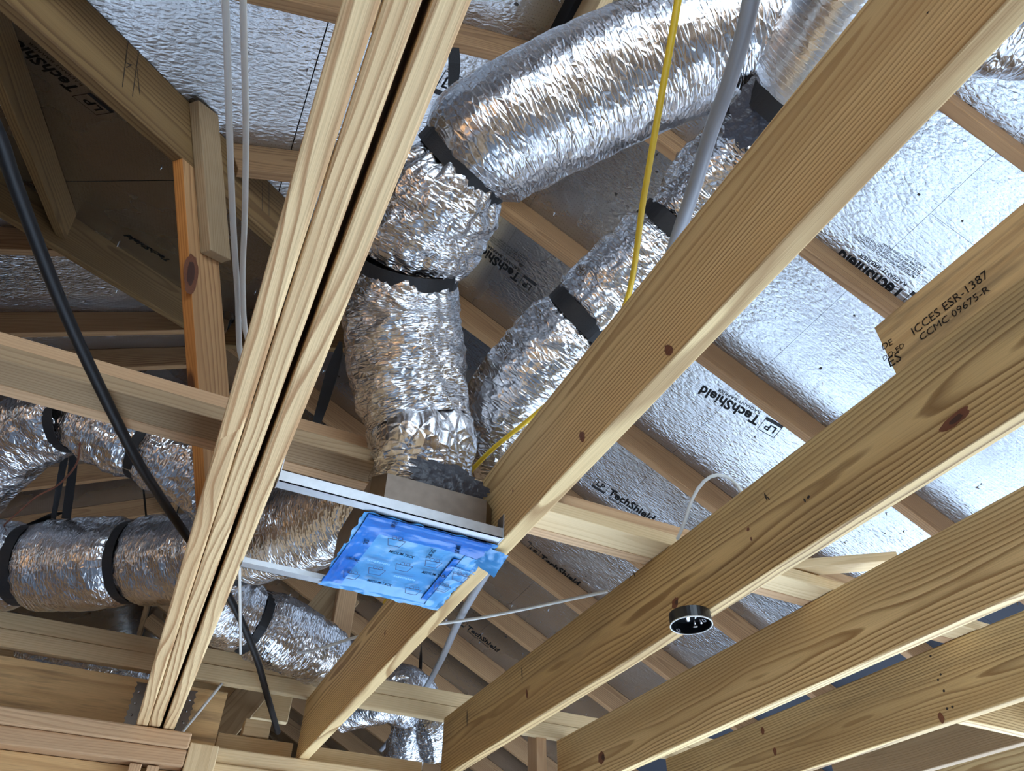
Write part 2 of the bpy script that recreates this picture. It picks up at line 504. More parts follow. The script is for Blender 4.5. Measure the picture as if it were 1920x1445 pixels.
def frame_polys(x0, y0, x1, y1, t):
    return [rect(x0, y0, x1, y0 + t), rect(x0, y1 - t, x1, y1), rect(x0, y0, x0 + t, y1), rect(x1 - t, y0, x1, y1)]

# ================================================================== the setting
FLOOR = -1.6
H = 0.83                       # underside of the ceiling joists
AR, A1, B0, A2 = 3.0, 2.36, 1.373, 3.24      # undersides of the rafters: z = AR-.5x, A1+.5x, B0+.5y, A2+.5x
DV = 0.1565                    # rafter depth measured plumb
floor = aabox('floor', -7, 9, -7, 11, FLOOR - 0.1, FLOOR, M['concrete'], bevel=0)
tag(floor, 'pale concrete slab far below the joists', kind='structure')

def holed_wall(name, axis, pos, lo, hi, z0, z1, holes, mat, t=0.12):
    """An outside wall (axis 'x' or 'y' is its normal) with rectangular openings [(a,b,za,zb)]."""
    bm = bmesh.new()
    cuts = sorted({lo, hi, *[h[0] for h in holes], *[h[1] for h in holes]})
    for a, b in zip(cuts[:-1], cuts[1:]):
        zs = [(z0, z1)]
        for h in holes:
            if h[0] <= a and b <= h[1]: zs = [(z0, h[2]), (h[3], z1)]
        for q0, q1 in zs:
            if q1 - q0 < 0.01: continue
            r = bmesh.ops.create_cube(bm, size=1.0)['verts']
            s = (t, b - a, q1 - q0) if axis == 'x' else (b - a, t, q1 - q0)
            c = (pos, (a + b) / 2, (q0 + q1) / 2) if axis == 'x' else ((a + b) / 2, pos, (q0 + q1) / 2)
            bmesh.ops.scale(bm, vec=s, verts=r); bmesh.ops.translate(bm, vec=c, verts=r)
    me = bpy.data.meshes.new(name); bm.to_mesh(me); bm.free(); me.materials.append(mat)
    return tag(link(name, me), kind='structure')
holed_wall('wall_right', 'x', 4.35, -1.9, 9.0, FLOOR, 0.9, [(-0.9, 1.7, -1.5, 0.6), (2.1, 4.4, -1.5, 0.6)], M['osb'])
holed_wall('wall_left', 'x', -4.85, -1.9, 9.0, FLOOR, 0.9, [], M['osb'])
holed_wall('wall_back', 'y', 9.05, -4.9, 4.4, FLOOR, 3.2, [], M['osb'])
holed_wall('wall_front', 'y', -1.95, -4.9, 4.4, FLOOR, 0.9, [], M['osb'])
holed_wall('wall_light_block_left', 'y', 3.15, -4.8, 0.18, FLOOR, 0.5, [], M['osb'], 0.1)  # unseen solid wall added to block floor light from the far room
holed_wall('wall_light_block_right', 'y', 6.0, 0.3, 4.3, FLOOR, 0.8, [], M['osb'], 0.1)  # added out of view, keeps floor brightness from reaching further back

# ---- roof deck: four slopes, each laid with foil-faced sheathing panels
V1c, V2c = -1.984, -3.73
REG = {
    'A1': ([(-2.95, -1.9), (0.609, -1.9), (0.609, 2.593), (-2.95, -0.966)], lambda x, y: A1 + DV + 0.5 * x),
    'B':  ([(0.63, 2.614), (-0.24, 3.49), (-4.79, -1.06), (-3.044, -1.06)], lambda x, y: B0 + DV + 0.5 * y),
    'A2': ([(-4.79, -1.06), (-0.26, 3.47), (-0.26, 9.0), (-4.79, 9.0)], lambda x, y: A2 + DV + 0.5 * x),
    'R':  ([(0.70, -1.9), (4.45, -1.9), (4.45, 9.0), (-0.21, 9.0), (-0.21, 3.50), (0.70, 2.57)], lambda x, y: AR + DV - 0.5 * x),
}
def clip(poly, x0, x1, y0, y1):
    def cut(pg, f, v):
        out = []
        for i in range(len(pg)):
            a, b = pg[i], pg[(i + 1) % len(pg)]
            fa, fb = f(a), f(b)
            if fa >= 0: out.append(a)
            if fa * fb < 0:
                t = fa / (fa - fb); out.append((a[0] + (b[0] - a[0]) * t, a[1] + (b[1] - a[1]) * t))
        return out
    for f in (lambda p: p[0] - x0, lambda p: x1 - p[0], lambda p: p[1] - y0, lambda p: y1 - p[1]):
        poly = cut(poly, f, 0)
        if len(poly) < 3: return []
    return poly
def area(pg): return abs(sum(a[0] * b[1] - b[0] * a[1] for a, b in zip(pg, pg[1:] + pg[:1]))) / 2
# added dark layer above the panels, stops sky light leaking through gaps
vs, fs = [], []
for k, (pg, zf) in REG.items():
    b = len(vs); big = pg
    vs += [(x, y, zf(x, y) + 0.022) for x, y in big]; fs.append(tuple(range(b, b + len(big))))
for xr, zr, y0, y1, s in ((0.655, 2.862, -1.9, 2.75, 0.16), (-0.235, 3.315, 3.30, 9.0, 0.16)):      # added strips that stop sun leaking in at the ridges
    b = len(vs)
    vs += [(xr - s, y0, zr - 0.5 * s + 0.006), (xr, y0, zr + 0.006), (xr + s, y0, zr - 0.5 * s + 0.006), (xr - s, y1, zr - 0.5 * s + 0.006), (xr, y1, zr + 0.006), (xr + s, y1, zr - 0.5 * s + 0.006)]
    fs += [(b, b + 1, b + 4, b + 3), (b + 1, b + 2, b + 5, b + 4)]
b = len(vs)                                                                               # added strip against light leaks between the end slope and the right slope
vs += [(0.56, 2.50, 2.84), (0.80, 2.66, 2.80), (-0.05, 3.62, 3.235), (-0.36, 3.32, 3.225), (-0.235, 3.49, 3.32), (0.66, 2.60, 2.866)]
fs += [(b, b + 5, b + 4, b + 3), (b + 5, b + 1, b + 2, b + 4)]
me = bpy.data.meshes.new('ceiling'); me.from_pydata(vs, [], fs); me.materials.append(M['under'])
ceiling = tag(link('ceiling', me), 'roof deck of foil faced sheathing above the joists', kind='structure')
PANELS = {}
def lay(key, xs, ys, mats=None):
    pg, zf = REG[key]
    for i, (x0, x1) in enumerate(zip(xs[:-1], xs[1:])):
        yy = [ys[0]] + [v for v in ys[1:-1]] + [ys[-1]]
        if i % 2: yy = [ys[0]] + [v + 1.22 for v in ys[:-1]] + [ys[-1]]
        yy = sorted({min(v, ys[-1]) for v in yy})
        for y0, y1 in zip(yy[:-1], yy[1:]):
            gp = 0.002 if key in ('A1', 'A2', 'B') else 0.0006
            c = clip(pg, x0 + gp, x1 - gp, y0 + 0.0006, y1 - 0.0006)
            if len(c) < 3 or area(c) < 0.02: continue
            o3 = Vector((c[0][0], c[0][1], zf(*c[0])))
            n = len(c)
            v = [Vector((x, y, zf(x, y))) - o3 for x, y in c] + [Vector((x, y, zf(x, y) + 0.014)) - o3 for x, y in c]
            f = [tuple(range(n)), tuple(range(2 * n - 1, n - 1, -1))] + [(q, (q + 1) % n + 0, (q + 1) % n + n, q + n) for q in range(n)]
            mm = bpy.data.meshes.new('sheathing_panel'); mm.from_pydata([tuple(q) for q in v], [], f)
            ul = mm.uv_layers.new(name='UVMap')
            for lp in mm.loops:
                q = v[lp.vertex_index] + o3
                ul.data[lp.index].uv = (q.y, q.x * 1.118) if key != 'B' else (q.x, q.y * 1.118)
            mm.materials.append(M['deck'] if not mats else mats(i)); mm.update()
            bm = bmesh.new(); bm.from_mesh(mm); bmesh.ops.recalc_face_normals(bm, faces=bm.faces[:]); bm.to_mesh(mm); bm.free()
            o = link('sheathing_panel', mm); o.location = o3; o.parent = ceiling
            PANELS.setdefault(key, []).append((x0, x1, y0, y1, o))
def fr(a, step, n): return [a + step * i for i in range(n)]
lay('A1', [-4.5, -3.39, -2.30, -1.21, -0.119, 0.61], [-1.9, -0.7, 1.74, 4.18])
full_B = REG['B'][0]
def half(pg, a, b, sgn, gap=0.002):
    d = Vector((b[0] - a[0], b[1] - a[1])).normalized(); nn = Vector((-d.y, d.x)) * sgn
    f = lambda p: (p[0] - a[0]) * nn.x + (p[1] - a[1]) * nn.y - gap
    out = []
    for i in range(len(pg)):
        p, q = pg[i], pg[(i + 1) % len(pg)]; fp, fq = f(p), f(q)
        if fp >= 0: out.append(p)
        if fp * fq < 0:
            t = fp / (fp - fq); out.append((p[0] + (q[0] - p[0]) * t, p[1] + (q[1] - p[1]) * t))
    return out
for sgn in (1, -1):
    REG['B'] = (half(full_B, (-0.936, 2.38), (-0.53, 2.063), sgn), REG['B'][1])
    lay('B', [-4.9, -2.4, 1.0], [-1.1, 1.3, 3.6] if sgn > 0 else [-1.1, 3.6])
REG['B'] = (full_B, REG['B'][1])
lay('A2', [-4.8, -3.71, -2.62, -1.48, -0.25], [-1.1, 1.34, 3.78, 6.2, 9.0])
M['darkdeck'] = plain('dark_slate_sheathing', (46, 50, 60), 0.8)  # plain dark slate for the lowest panel row of the right slope
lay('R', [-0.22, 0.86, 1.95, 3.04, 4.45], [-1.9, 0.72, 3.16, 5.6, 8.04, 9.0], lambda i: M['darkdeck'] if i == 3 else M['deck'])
def panel_at(key, x, y):
    for x0, x1, y0, y1, o in PANELS[key]:
        if x0 <= x <= x1 and y0 <= y <= y1: return o
    return ceiling

# nail points poking through the foil, too small to pick apart
bm = bmesh.new()
rn = random.Random(3)
for key, n in (('R', 260), ('A1', 90), ('B', 60), ('A2', 60)):
    pg, zf = REG[key]
    xs = [p[0] for p in pg]; ys = [p[1] for p in pg]
    for _ in range(n):
        x, y = rn.uniform(min(xs), max(xs)), rn.uniform(max(min(ys), 0), min(max(ys), 6))
        if len(clip(pg, x - .01, x + .01, y - .01, y + .01)) < 3: continue
        r = bmesh.ops.create_cone(bm, cap_ends=True, segments=5, radius1=0.004, radius2=0.001, depth=0.016)['verts']
        bmesh.ops.rotate(bm, cent=(0, 0, 0), matrix=Matrix.Rotation(math.pi + rn.uniform(-.7, .7), 3, 'X'), verts=r)
        bmesh.ops.translate(bm, vec=(x, y, zf(x, y) - 0.005), verts=r)
me = bpy.data.meshes.new('nail_tips'); bm.to_mesh(me); bm.free(); me.materials.append(M['steel'])
o = link('nail_tips', me, ceiling); o['kind'] = 'stuff'
# torn dark nail holes in the foil
vs, fs = [], []
for key, n in (('R', 150), ('A1', 40), ('B', 20)):
    pg, zf = REG[key]
    xs = [p[0] for p in pg]; ys = [p[1] for p in pg]
    for _ in range(n):
        x, y = rn.uniform(min(xs), min(max(xs), 3.0)), rn.uniform(max(min(ys), 0), min(max(ys), 4.5))
        if len(clip(pg, x - .01, x + .01, y - .01, y + .01)) < 3: continue
        b = len(vs); k = rn.randint(5, 7); s = rn.uniform(0.004, 0.011); e = rn.uniform(0.4, 1.6)
        for q in range(k):
            a = 6.283 * q / k; rr = s * rn.uniform(0.5, 1.1)
            px, py = x + math.cos(a) * rr * e, y + math.sin(a) * rr
            vs.append((px, py, zf(px, py) - 0.0012))
        fs.append(tuple(range(b, b + k)))
me = bpy.data.meshes.new('torn_nail_holes'); me.from_pydata(vs, [], fs); me.materials.append(M['stamp'])
o = link('torn_nail_holes', me, ceiling); o['kind'] = 'stuff'

# ---- rafters
ORD = ['first', 'second', 'third', 'fourth', 'fifth', 'sixth', 'seventh', 'eighth', 'ninth', 'tenth', 'eleventh', 'twelfth', 'thirteenth', 'fourteenth', 'fifteenth', 'sixteenth']
hv = DV / 2
n = 0
for k in range(-2, 13):
    y = 0.418 + 0.62 * k
    xs = 0.708 if y < 2.62 else (3.275 - y + 0.03 if y < 3.5 else -0.218)
    mats = 'rafter'
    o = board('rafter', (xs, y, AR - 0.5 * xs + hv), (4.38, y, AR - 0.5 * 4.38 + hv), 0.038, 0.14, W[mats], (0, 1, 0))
    tag(o, f'brown pine rafter under the right-hand foil slope, {ORD[n]} from the top', 'rafter', 'rafters of the right-hand slope')
    n += 1
n = 0
for k in range(-4, 3):
    y = 1.054 + 0.61 * k
    x0 = max(-2.9, y + V1c + 0.035)
    if x0 > 0.45: continue
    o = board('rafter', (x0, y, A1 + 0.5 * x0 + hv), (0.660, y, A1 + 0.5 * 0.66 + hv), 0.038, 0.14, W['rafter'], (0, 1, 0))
    tag(o, f'pine rafter crossing the upper left foil slope, {ORD[n]} from the top', 'rafter', 'rafters of the upper left slope')
    n += 1
for n, x in enumerate((-0.97, -1.58, -2.19)):
    y0, y1 = x - V1c + 0.04, x - V2c - 0.04
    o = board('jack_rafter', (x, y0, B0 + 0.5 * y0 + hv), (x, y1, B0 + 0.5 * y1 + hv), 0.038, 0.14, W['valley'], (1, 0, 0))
    tag(o, f'short jack rafter between two diagonal rafters at left, {ORD[n]} from the leaning post', 'rafter', 'jack rafters of the left hip end')
n = 0
for y in (1.6, 2.22, 2.85, 3.43, 3.75, 4.36, 4.97, 5.58, 6.2, 6.8):
    x1 = min(-0.262, y + V2c - 0.035)
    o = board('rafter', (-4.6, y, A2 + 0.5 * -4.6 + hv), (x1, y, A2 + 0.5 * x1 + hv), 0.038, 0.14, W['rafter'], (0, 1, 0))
    tag(o, f'shaded rafter on the far left slope beyond the hip rafter, {ORD[n]} from the front', 'rafter', 'rafters of the far left slope')
    n += 1
def zv(x): return 2.395 + 0.5 * x
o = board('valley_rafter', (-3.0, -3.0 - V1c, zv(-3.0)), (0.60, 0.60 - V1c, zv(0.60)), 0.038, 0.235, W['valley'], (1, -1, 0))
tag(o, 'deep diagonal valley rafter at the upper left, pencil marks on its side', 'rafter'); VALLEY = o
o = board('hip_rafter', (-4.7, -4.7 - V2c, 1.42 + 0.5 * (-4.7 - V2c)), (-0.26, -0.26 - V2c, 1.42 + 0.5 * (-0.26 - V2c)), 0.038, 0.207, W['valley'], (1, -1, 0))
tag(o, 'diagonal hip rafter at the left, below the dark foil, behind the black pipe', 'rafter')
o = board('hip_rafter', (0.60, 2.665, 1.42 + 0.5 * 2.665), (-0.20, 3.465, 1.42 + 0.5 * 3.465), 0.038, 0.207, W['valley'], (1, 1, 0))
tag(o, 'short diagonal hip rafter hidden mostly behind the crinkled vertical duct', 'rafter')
o = aabox('ridge_board', 0.668, 0.706, -1.9, 2.55, 2.60, 2.835, W['pale'], 'Y')
tag(o, 'pale ridge board at the top beside the black ridge gap', 'ridge board')
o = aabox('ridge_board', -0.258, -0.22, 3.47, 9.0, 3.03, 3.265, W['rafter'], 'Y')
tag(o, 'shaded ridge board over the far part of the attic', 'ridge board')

# ---- ceiling joists and the built-up beam
JT = 1.065
beam = tag(empty('triple_beam', (0.033, 0.6, H)), 'built-up beam of three pale planks running from top centre to lower left', 'beam')
def along_y(name, xf, w, y0, y1, z0, z1, mat, bevel, parent=None):
    '''a board lying with the joists; xf = (a, s): its left face is x = a + s*y'''
    a, s = xf; cz = (z0 + z1) / 2
    return board(name, (a + s * y0 + w / 2, y0, cz), (a + s * y1 + w / 2, y1, cz), w, z1 - z0, mat, (1, 0, 0), bevel, parent)
for off, dz in ((0.0, 0.0), (0.0395, 0.002), (0.087, 0.0)):
    along_y('ply', (-0.038 + off, 0.0125), 0.038, -1.85, 3.075, H + dz, JT + dz, W['girder'], 0.005, beam)
JO = {}
FACE = {'A': (0.5977, -0.0033), 'B': (1.2199, -0.0181), 'C': (1.8371, -0.0332), 'D': (2.497, -0.055), 'E': (2.928, -0.07), 'F': (3.52, -0.07)}
for key, y1, mt, lb in (
    ('A', 3.12, 'joist', 'pale yellow ceiling joist holding the blue covered register box on its left side'),
    ('B', 3.07, 'joist_worn', 'scuffed ceiling joist with dark knots and the black round box on its underside'),
    ('C', 3.12, 'joist', 'ceiling joist with bold arched grain, right of the one with the round box'),
    ('D', 3.12, 'joist_worn', 'greyish ceiling joist at the lower right, second right of the one with the round box'),
    ('E', 2.52, 'grey', 'short ceiling joist in the lower right corner with a cut end'),
    ('F', 3.12, 'joist', 'outermost ceiling joist at the extreme lower right corner')):
    o = along_y('ceiling_joist', FACE[key], 0.038, -1.85, y1, H, JT, W[mt], 0.004)
    tag(o, lb, 'joist', 'ceiling joists'); JO[key] = o
FACE['LVL'] = (1.262, -0.0181)
def on_face(key, px, py, lift=0.0):
    a, s = FACE[key]; r = ray(px, py); return r * ((a - lift) / (r.x - s * r.y))
o = along_y('laminated_beam', FACE['LVL'], 0.044, -1.85, 0.69, 0.94, 1.245, W['lvl'], 0.001)
tag(o, 'plywood-like laminated beam with stamped code, fixed behind the scuffed joist', 'beam'); LVL = o

# ---- strongbacks lying across the joists
sb = tag(empty('strongback', (0.6, 1.5, JT)), 'L-shaped strongback crossing the joists just behind the register box', 'strongback')
aabox('flat_board', -1.6, 0.70, 1.457, 1.546, JT + 0.001, JT + 0.039, W['grey'], 'X', 0.003, sb)
aabox('flat_board', 0.702, 2.6, 1.457, 1.546, JT + 0.001, JT + 0.039, W['pale'], 'X', 0.003, sb)
aabox('upright_board', -1.6, 0.70, 1.547, 1.585, JT + 0.001, JT + 0.141, W['pinkish'], 'X', 0.003, sb)
aabox('upright_board', 0.702, 2.6, 1.547, 1.585, JT + 0.001, JT + 0.141, W['pinkish'], 'X', 0.003, sb)
sb = tag(empty('strongback', (0.6, 3.09, JT)), 'pale two-board strongback crossing near the bottom, above the hung beam end', 'strongback')
aabox('lower_board', -1.6, 2.7, 3.09, 3.128, JT + 0.001, JT + 0.062, W['pale'], 'X', 0.003, sb)
aabox('upper_board', -1.6, 2.7, 3.094, 3.132, JT + 0.063, JT + 0.124, W['pale'], 'X', 0.003, sb)
o = aabox('tie_board', -1.6, 0.58, 3.40, 3.438, JT - 0.01, JT + 0.112, W['pale'], 'X')
tag(o, 'pale tie board just behind the lower strongback, left of the long joist', 'tie board')

# ---- end wall: laminated header, plates, rim
o = aabox('header_beam', -1.9, 0.28, 3.08, 3.20, 0.80, 1.03, W['lvl'], 'X', 0.001)
tag(o, 'knotty laminated header carrying the end of the triple beam', 'header'); HEADER = o
for i, (z0, z1, mt, lb) in enumerate(((0.775, 0.827, 'pinkish', 'upper reddish wall plate under the laminated header at lower left'), (0.720, 0.774, 'pinkish', 'lower reddish wall plate at the bottom left edge'))):
    o = aabox('wall_plate', -1.9, 0.185, 2.92 + 0.01 * i, 3.06, z0, z1, W[mt], 'X', 0.006); tag(o, lb, 'plate')
o = aabox('wall_header', -1.9, 0.19, 2.99, 3.05, 0.50, 0.718, W['lvl'], 'X', 0.002); tag(o, 'shaded door header under the reddish plates, lower left corner', 'header')
o = aabox('wall_stud', 0.187, 0.285, 2.93, 3.06, -1.59, 0.80, W['pale'], 'Z', 0.004); tag(o, 'wall stud with sawn top between the reddish and the pale plates', 'stud')
o = aabox('top_plate', 0.29, 4.2, 3.05, 3.19, 0.776, 0.829, W['pale'], 'X', 0.005); tag(o, 'pale top plate under the joist ends at the bottom edge', 'plate')
o = aabox('top_plate', 0.29, 4.2, 3.04, 3.18, 0.70, 0.775, W['pale'], 'X', 0.005); tag(o, 'lower pale plate along the bottom edge, right of the wall stud', 'plate')
for i, (x0, x1) in enumerate(((0.29, 0.575), (0.63, 1.112))):
    o = aabox('rim_block', x0, x1, 3.145, 3.183, 0.832, 0.905, W['pale'], 'X', 0.003)
    tag(o, ['pale blocking board left of the long joist end, above the pale plate', 'pale blocking board between the long joist and the scuffed joist'][i], 'blocking')
for i, x in enumerate((-0.42, 0.02, 0.075)):
    o = aabox('wall_stud', x, x + 0.038, 2.94, 2.985, -1.59, 0.716, W['pinkish'], 'Z', 0.003)
    tag(o, ['stud in the very corner at lower left', 'left one of two short studs under the hung beam', 'right one of two short studs under the hung beam'][i], 'stud')

# ---- posts and braces
def leaning(name, a, b, w, d, mat, side, label, cat, **k):
    o = board(name, a, b, w, d, W[mat], side, **k); return tag(o, label, cat)
perp = Vector((0.607, 0.607, 0.512))
leaning('leaning_post', (-0.395, 1.590, 2.165), (0.068, 2.053, 1.068), 0.14, 0.038, 'orange', perp, 'leaning post with orange edge and dark knot, standing under the valley rafter', 'post')
post = bpy.data.objects['leaning_post']; post.data.materials.append(W['tan'])
for p in post.data.polygons:
    if abs(p.normal.z) > 0.9: p.material_index = 1
leaning('scab_plank', (-0.405, 1.524, 2.306), (-0.213, 1.716, 1.857), 0.098, 0.038, 'grey', perp, 'short grey plank nailed over the top of the leaning post', 'plank')
leaning('brace', at_y(400, 1385, 3.36), at_y(640, 1098, 3.36), 0.125, 0.038, 'grey', (1, 0, 1), 'broad grey diagonal brace rising behind the lower strongback', 'brace')
leaning('brace', at_y(455, 1350, 3.47), at_y(660, 1120, 3.47), 0.089, 0.038, 'grey', (1, 0, 1), 'narrower diagonal brace just behind the broad grey one', 'brace')
leaning('upright_post', at_y(618, 1290, 3.30), at_y(655, 1085, 3.30), 0.089, 0.06, 'pinkish', (1, 0, 0), 'upright post below the register box, left of the long joist', 'post')
leaning('upright_post', at_y(408, 1250, 3.2), at_y(415, 1120, 3.2), 0.05, 0.06, 'pinkish', (1, 0, 0), 'small upright post right behind the hung beam end', 'post')
leaning('wood_block', (0.375, 3.165, 0.937), (0.475, 3.165, 0.937), 0.06, 0.06, 'pale', (0, 1, 0), 'small offcut block lying on the plate near the bottom', 'block')
leaning('diagonal_tie', at_z(1455, 1068, 1.125), at_z(1680, 1050, 1.125), 0.06, 0.03, 'pale', (0, 1, 0), 'flat pale board lying slantwise over the strongback between two joists', 'board')
o = aabox('blocking', 2.448, 2.806, 1.632, 1.670, H + 0.001, JT - 0.002, W['joist'], 'X'); tag(o, 'blocking board between two joists at the lower right edge', 'blocking')
leaning('stud_end', (1.655, 3.16, 0.83), (1.655, 3.16, 1.35), 0.05, 0.09, 'pinkish', (1, 0, 0), 'dark upright post between scuffed joist and arched-grain joist at the bottom', 'post')
# ================================================================== ducts
def zp(*t): return [at_z(x, y, z) for x, y, z in t]
d1 = Duct('flexible_duct', [Vector((0.452, 1.455, 0.948)), Vector((0.450, 1.46, 1.0))] + zp((794, 845, 1.10), (786, 800, 1.17), (766, 690, 1.29), (757, 575, 1.40), (768, 497, 1.45)),
          [0.120, 0.122, 0.126, 0.130, 0.142, 0.150, 0.135], 'crinkled foil duct rising from the register box', (1.0,), 1.5, seed=1)
d1b = Duct('flexible_duct', zp((768, 497, 1.45), (795, 430, 1.49), (845, 345, 1.53), (866, 312, 1.55)),
          [0.135, 0.148, 0.140, 0.122], 'short crumpled duct elbow between two black straps, beside the triple beam', (0.0, 1.0), 1.8, seed=2)
d1c = Duct('flexible_duct', zp((858, 322, 1.55), (905, 278, 1.58), (985, 230, 1.62), (1130, 160, 1.68), (1290, 95, 1.74), (1420, 55, 1.78), (1500, 40, 1.80)),
          [0.120, 0.150, 0.155, 0.152, 0.150, 0.15, 0.13], 'large smooth foil duct running from the elbow to the upper right trunk', (0.0,), 0.5, M['duct_smooth'], seed=3)
d2 = Duct('flexible_duct', zp((1470, 215, 1.72), (1420, 280, 1.68), (1360, 345, 1.64), (1300, 412, 1.60), (1220, 492, 1.54), (1125, 580, 1.47), (1040, 668, 1.40), (975, 760, 1.33), (955, 850, 1.26), (985, 930, 1.20)),
          [0.12, 0.135, 0.140, 0.128, 0.135, 0.130, 0.140, 0.142, 0.135, 0.13], 'wrinkled foil duct slanting down behind the pale joist', (0.30, 0.545), 1.3, seed=4)
trunk = Duct('trunk_duct', zp((1462, 205, 1.62), (1530, 120, 1.62), (1610, 0, 1.62), (1720, -160, 1.62)), [0.115, 0.125, 0.128, 0.128],
          'bright smooth wrapped trunk duct at the top behind the pale joist', (0.03,), 0.3, M['trunk'], seed=5, smooth=True)
dside = Duct('flexible_duct', zp((1790, 5, 1.78), (1900, 15, 1.74), (2050, 30, 1.70)), [0.13, 0.14, 0.14], 'foil duct peeking out at the right edge near the top', (), 1.2, seed=6)
d3 = Duct('flexible_duct', zp((-150, 1075, 1.24), (-40, 1062, 1.24), (60, 1058, 1.25), (180, 1056, 1.25), (275, 1050, 1.25), (380, 1040, 1.24), (480, 1010, 1.25), (580, 985, 1.26), (680, 950, 1.27), (770, 915, 1.29)),
          [0.16, 0.155, 0.148, 0.158, 0.150, 0.15, 0.145, 0.146, 0.14, 0.13], 'long foil duct crossing at the left from the edge to the register box', (0.22, 0.425, 0.65), 0.65, M['duct_smooth'], seed=7)
d4 = Duct('flexible_duct', zp((350, 1060, 1.25), (400, 1120, 1.24), (455, 1155, 1.23), (520, 1185, 1.22), (600, 1225, 1.22), (650, 1270, 1.22)),
          [0.12, 0.13, 0.13, 0.135, 0.12, 0.12], 'smaller foil duct curling down below the long left duct', (0.40,), 1.0, seed=8)
d6 = Duct('flexible_duct', zp((-110, 990, 1.42), (-50, 900, 1.45), (20, 835, 1.5), (85, 795, 1.52), (142, 785, 1.52)), [0.13, 0.135, 0.13, 0.125, 0.11],
          'bent foil duct at the left edge above the long duct', (1.0,), 1.5, seed=9)
d6b = Duct('flexible_duct', zp((142, 785, 1.52), (200, 800, 1.50), (280, 832, 1.46), (350, 865, 1.42), (420, 920, 1.36)), [0.11, 0.125, 0.13, 0.13, 0.125],
          'wrinkled foil duct under the strongback, left of the triple beam', (0.0, 0.48), 1.4, seed=10)
d5 = Duct('flexible_duct', zp((640, 1325, 1.28), (700, 1305, 1.30), (750, 1300, 1.31), (785, 1330, 1.27), (772, 1375, 1.18), (755, 1430, 1.08)), [0.12, 0.13, 0.135, 0.13, 0.105, 0.105],
          'foil duct at the bottom centre turning down behind the lower strongback', (0.62,), 1.0, seed=11)
d5b = Duct('flexible_duct', zp((795, 1330, 1.24), (815, 1355, 1.18), (822, 1410, 1.08)), [0.08, 0.09, 0.09], 'slim foil branch duct beside the scuffed joist end', (0.1,), 1.0, seed=12)
d7 = Duct('flexible_duct', zp((40, 1235, 1.16), (110, 1243, 1.15), (200, 1262, 1.14), (270, 1290, 1.12)), [0.08] * 4, 'foil duct glimpsed in the gap above the laminated header', (), 1.0, seed=13)

strap(d1, 0.99, 'black strap cinching the vertical duct below the crumpled elbow', 0.034)
strap(d1c, 0.015, 'black strap at the mouth of the large smooth duct', 0.040, extra=0.010)
strap(d2, 0.30, 'upper black strap on the slanting duct, half hidden by the grey cable', 0.045)
strap(d2, 0.545, 'lower black strap on the slanting duct, above the pale joist', 0.045)
strap(trunk, 0.04, 'black strap round the bright trunk duct at the top', 0.050)
strap(d3, 0.22, 'black strap on the long left duct nearest the left edge', 0.040, tails=(at_z(110, 960, 1.40), ))
strap(d3, 0.425, 'black strap on the long left duct just left of the triple beam', 0.034)
strap(d3, 0.65, 'black strap on the long left duct just right of the triple beam', 0.040)
strap(d4, 0.40, 'black strap on the smaller curled duct under the long one', 0.034)
strap(d6, 0.985, 'black strap between the two bent ducts under the strongback', 0.034)
strap(d6b, 0.48, 'black strap halfway along the wrinkled duct under the strongback', 0.030)
strap(d5, 0.62, 'black strap with forked hanger on the bottom centre duct', 0.030, tails=(at_z(790, 1205, 1.75),))
def loose(label, rows, name='hanger_strap'):
    c = (Vector(rows[0][0]) + Vector(rows[0][1])) / 2
    o = link(name, strip_mesh(name, [(Vector(a) - c, Vector(b) - c) for a, b in rows], M['black'])); o.location = c
    return tag(o, label, 'strap', 'black duct hanger straps')
def pixel_strip(pts): return [(at_z(x - w / 2, y - v / 2, z), at_z(x + w / 2, y + v / 2, z)) for x, y, z, w, v in pts]
loose('dangling black strap end between the triple beam and the vertical duct', pixel_strip([(594, 792, 1.24, 16, 4), (606, 755, 1.27, 20, 5), (622, 700, 1.32, 23, 6), (635, 660, 1.36, 16, 5), (639, 640, 1.38, 6, 2)]))
loose('black strap hanging behind the large duct below the printed foil', pixel_strip([(851, 90, 2.3, 20, 2), (852, 120, 2.2, 23, 2), (850, 160, 2.1, 20, 2), (852, 210, 1.9, 14, 2)]))
loose('left of two long black straps hanging at the far left', pixel_strip([(128, 825, 1.5, 14, 3), (115, 890, 1.45, 13, 3), (100, 972, 1.36, 9, 3)]))
loose('right of two long black straps hanging at the far left', pixel_strip([(142, 825, 1.5, 16, 2), (134, 900, 1.45, 17, 2), (124, 972, 1.36, 17, 2)]))
loose('thin black strap above the long left duct', pixel_strip([(265, 880, 1.5, 3, 1), (270, 925, 1.45, 4, 1), (274, 968, 1.38, 4, 1)]))

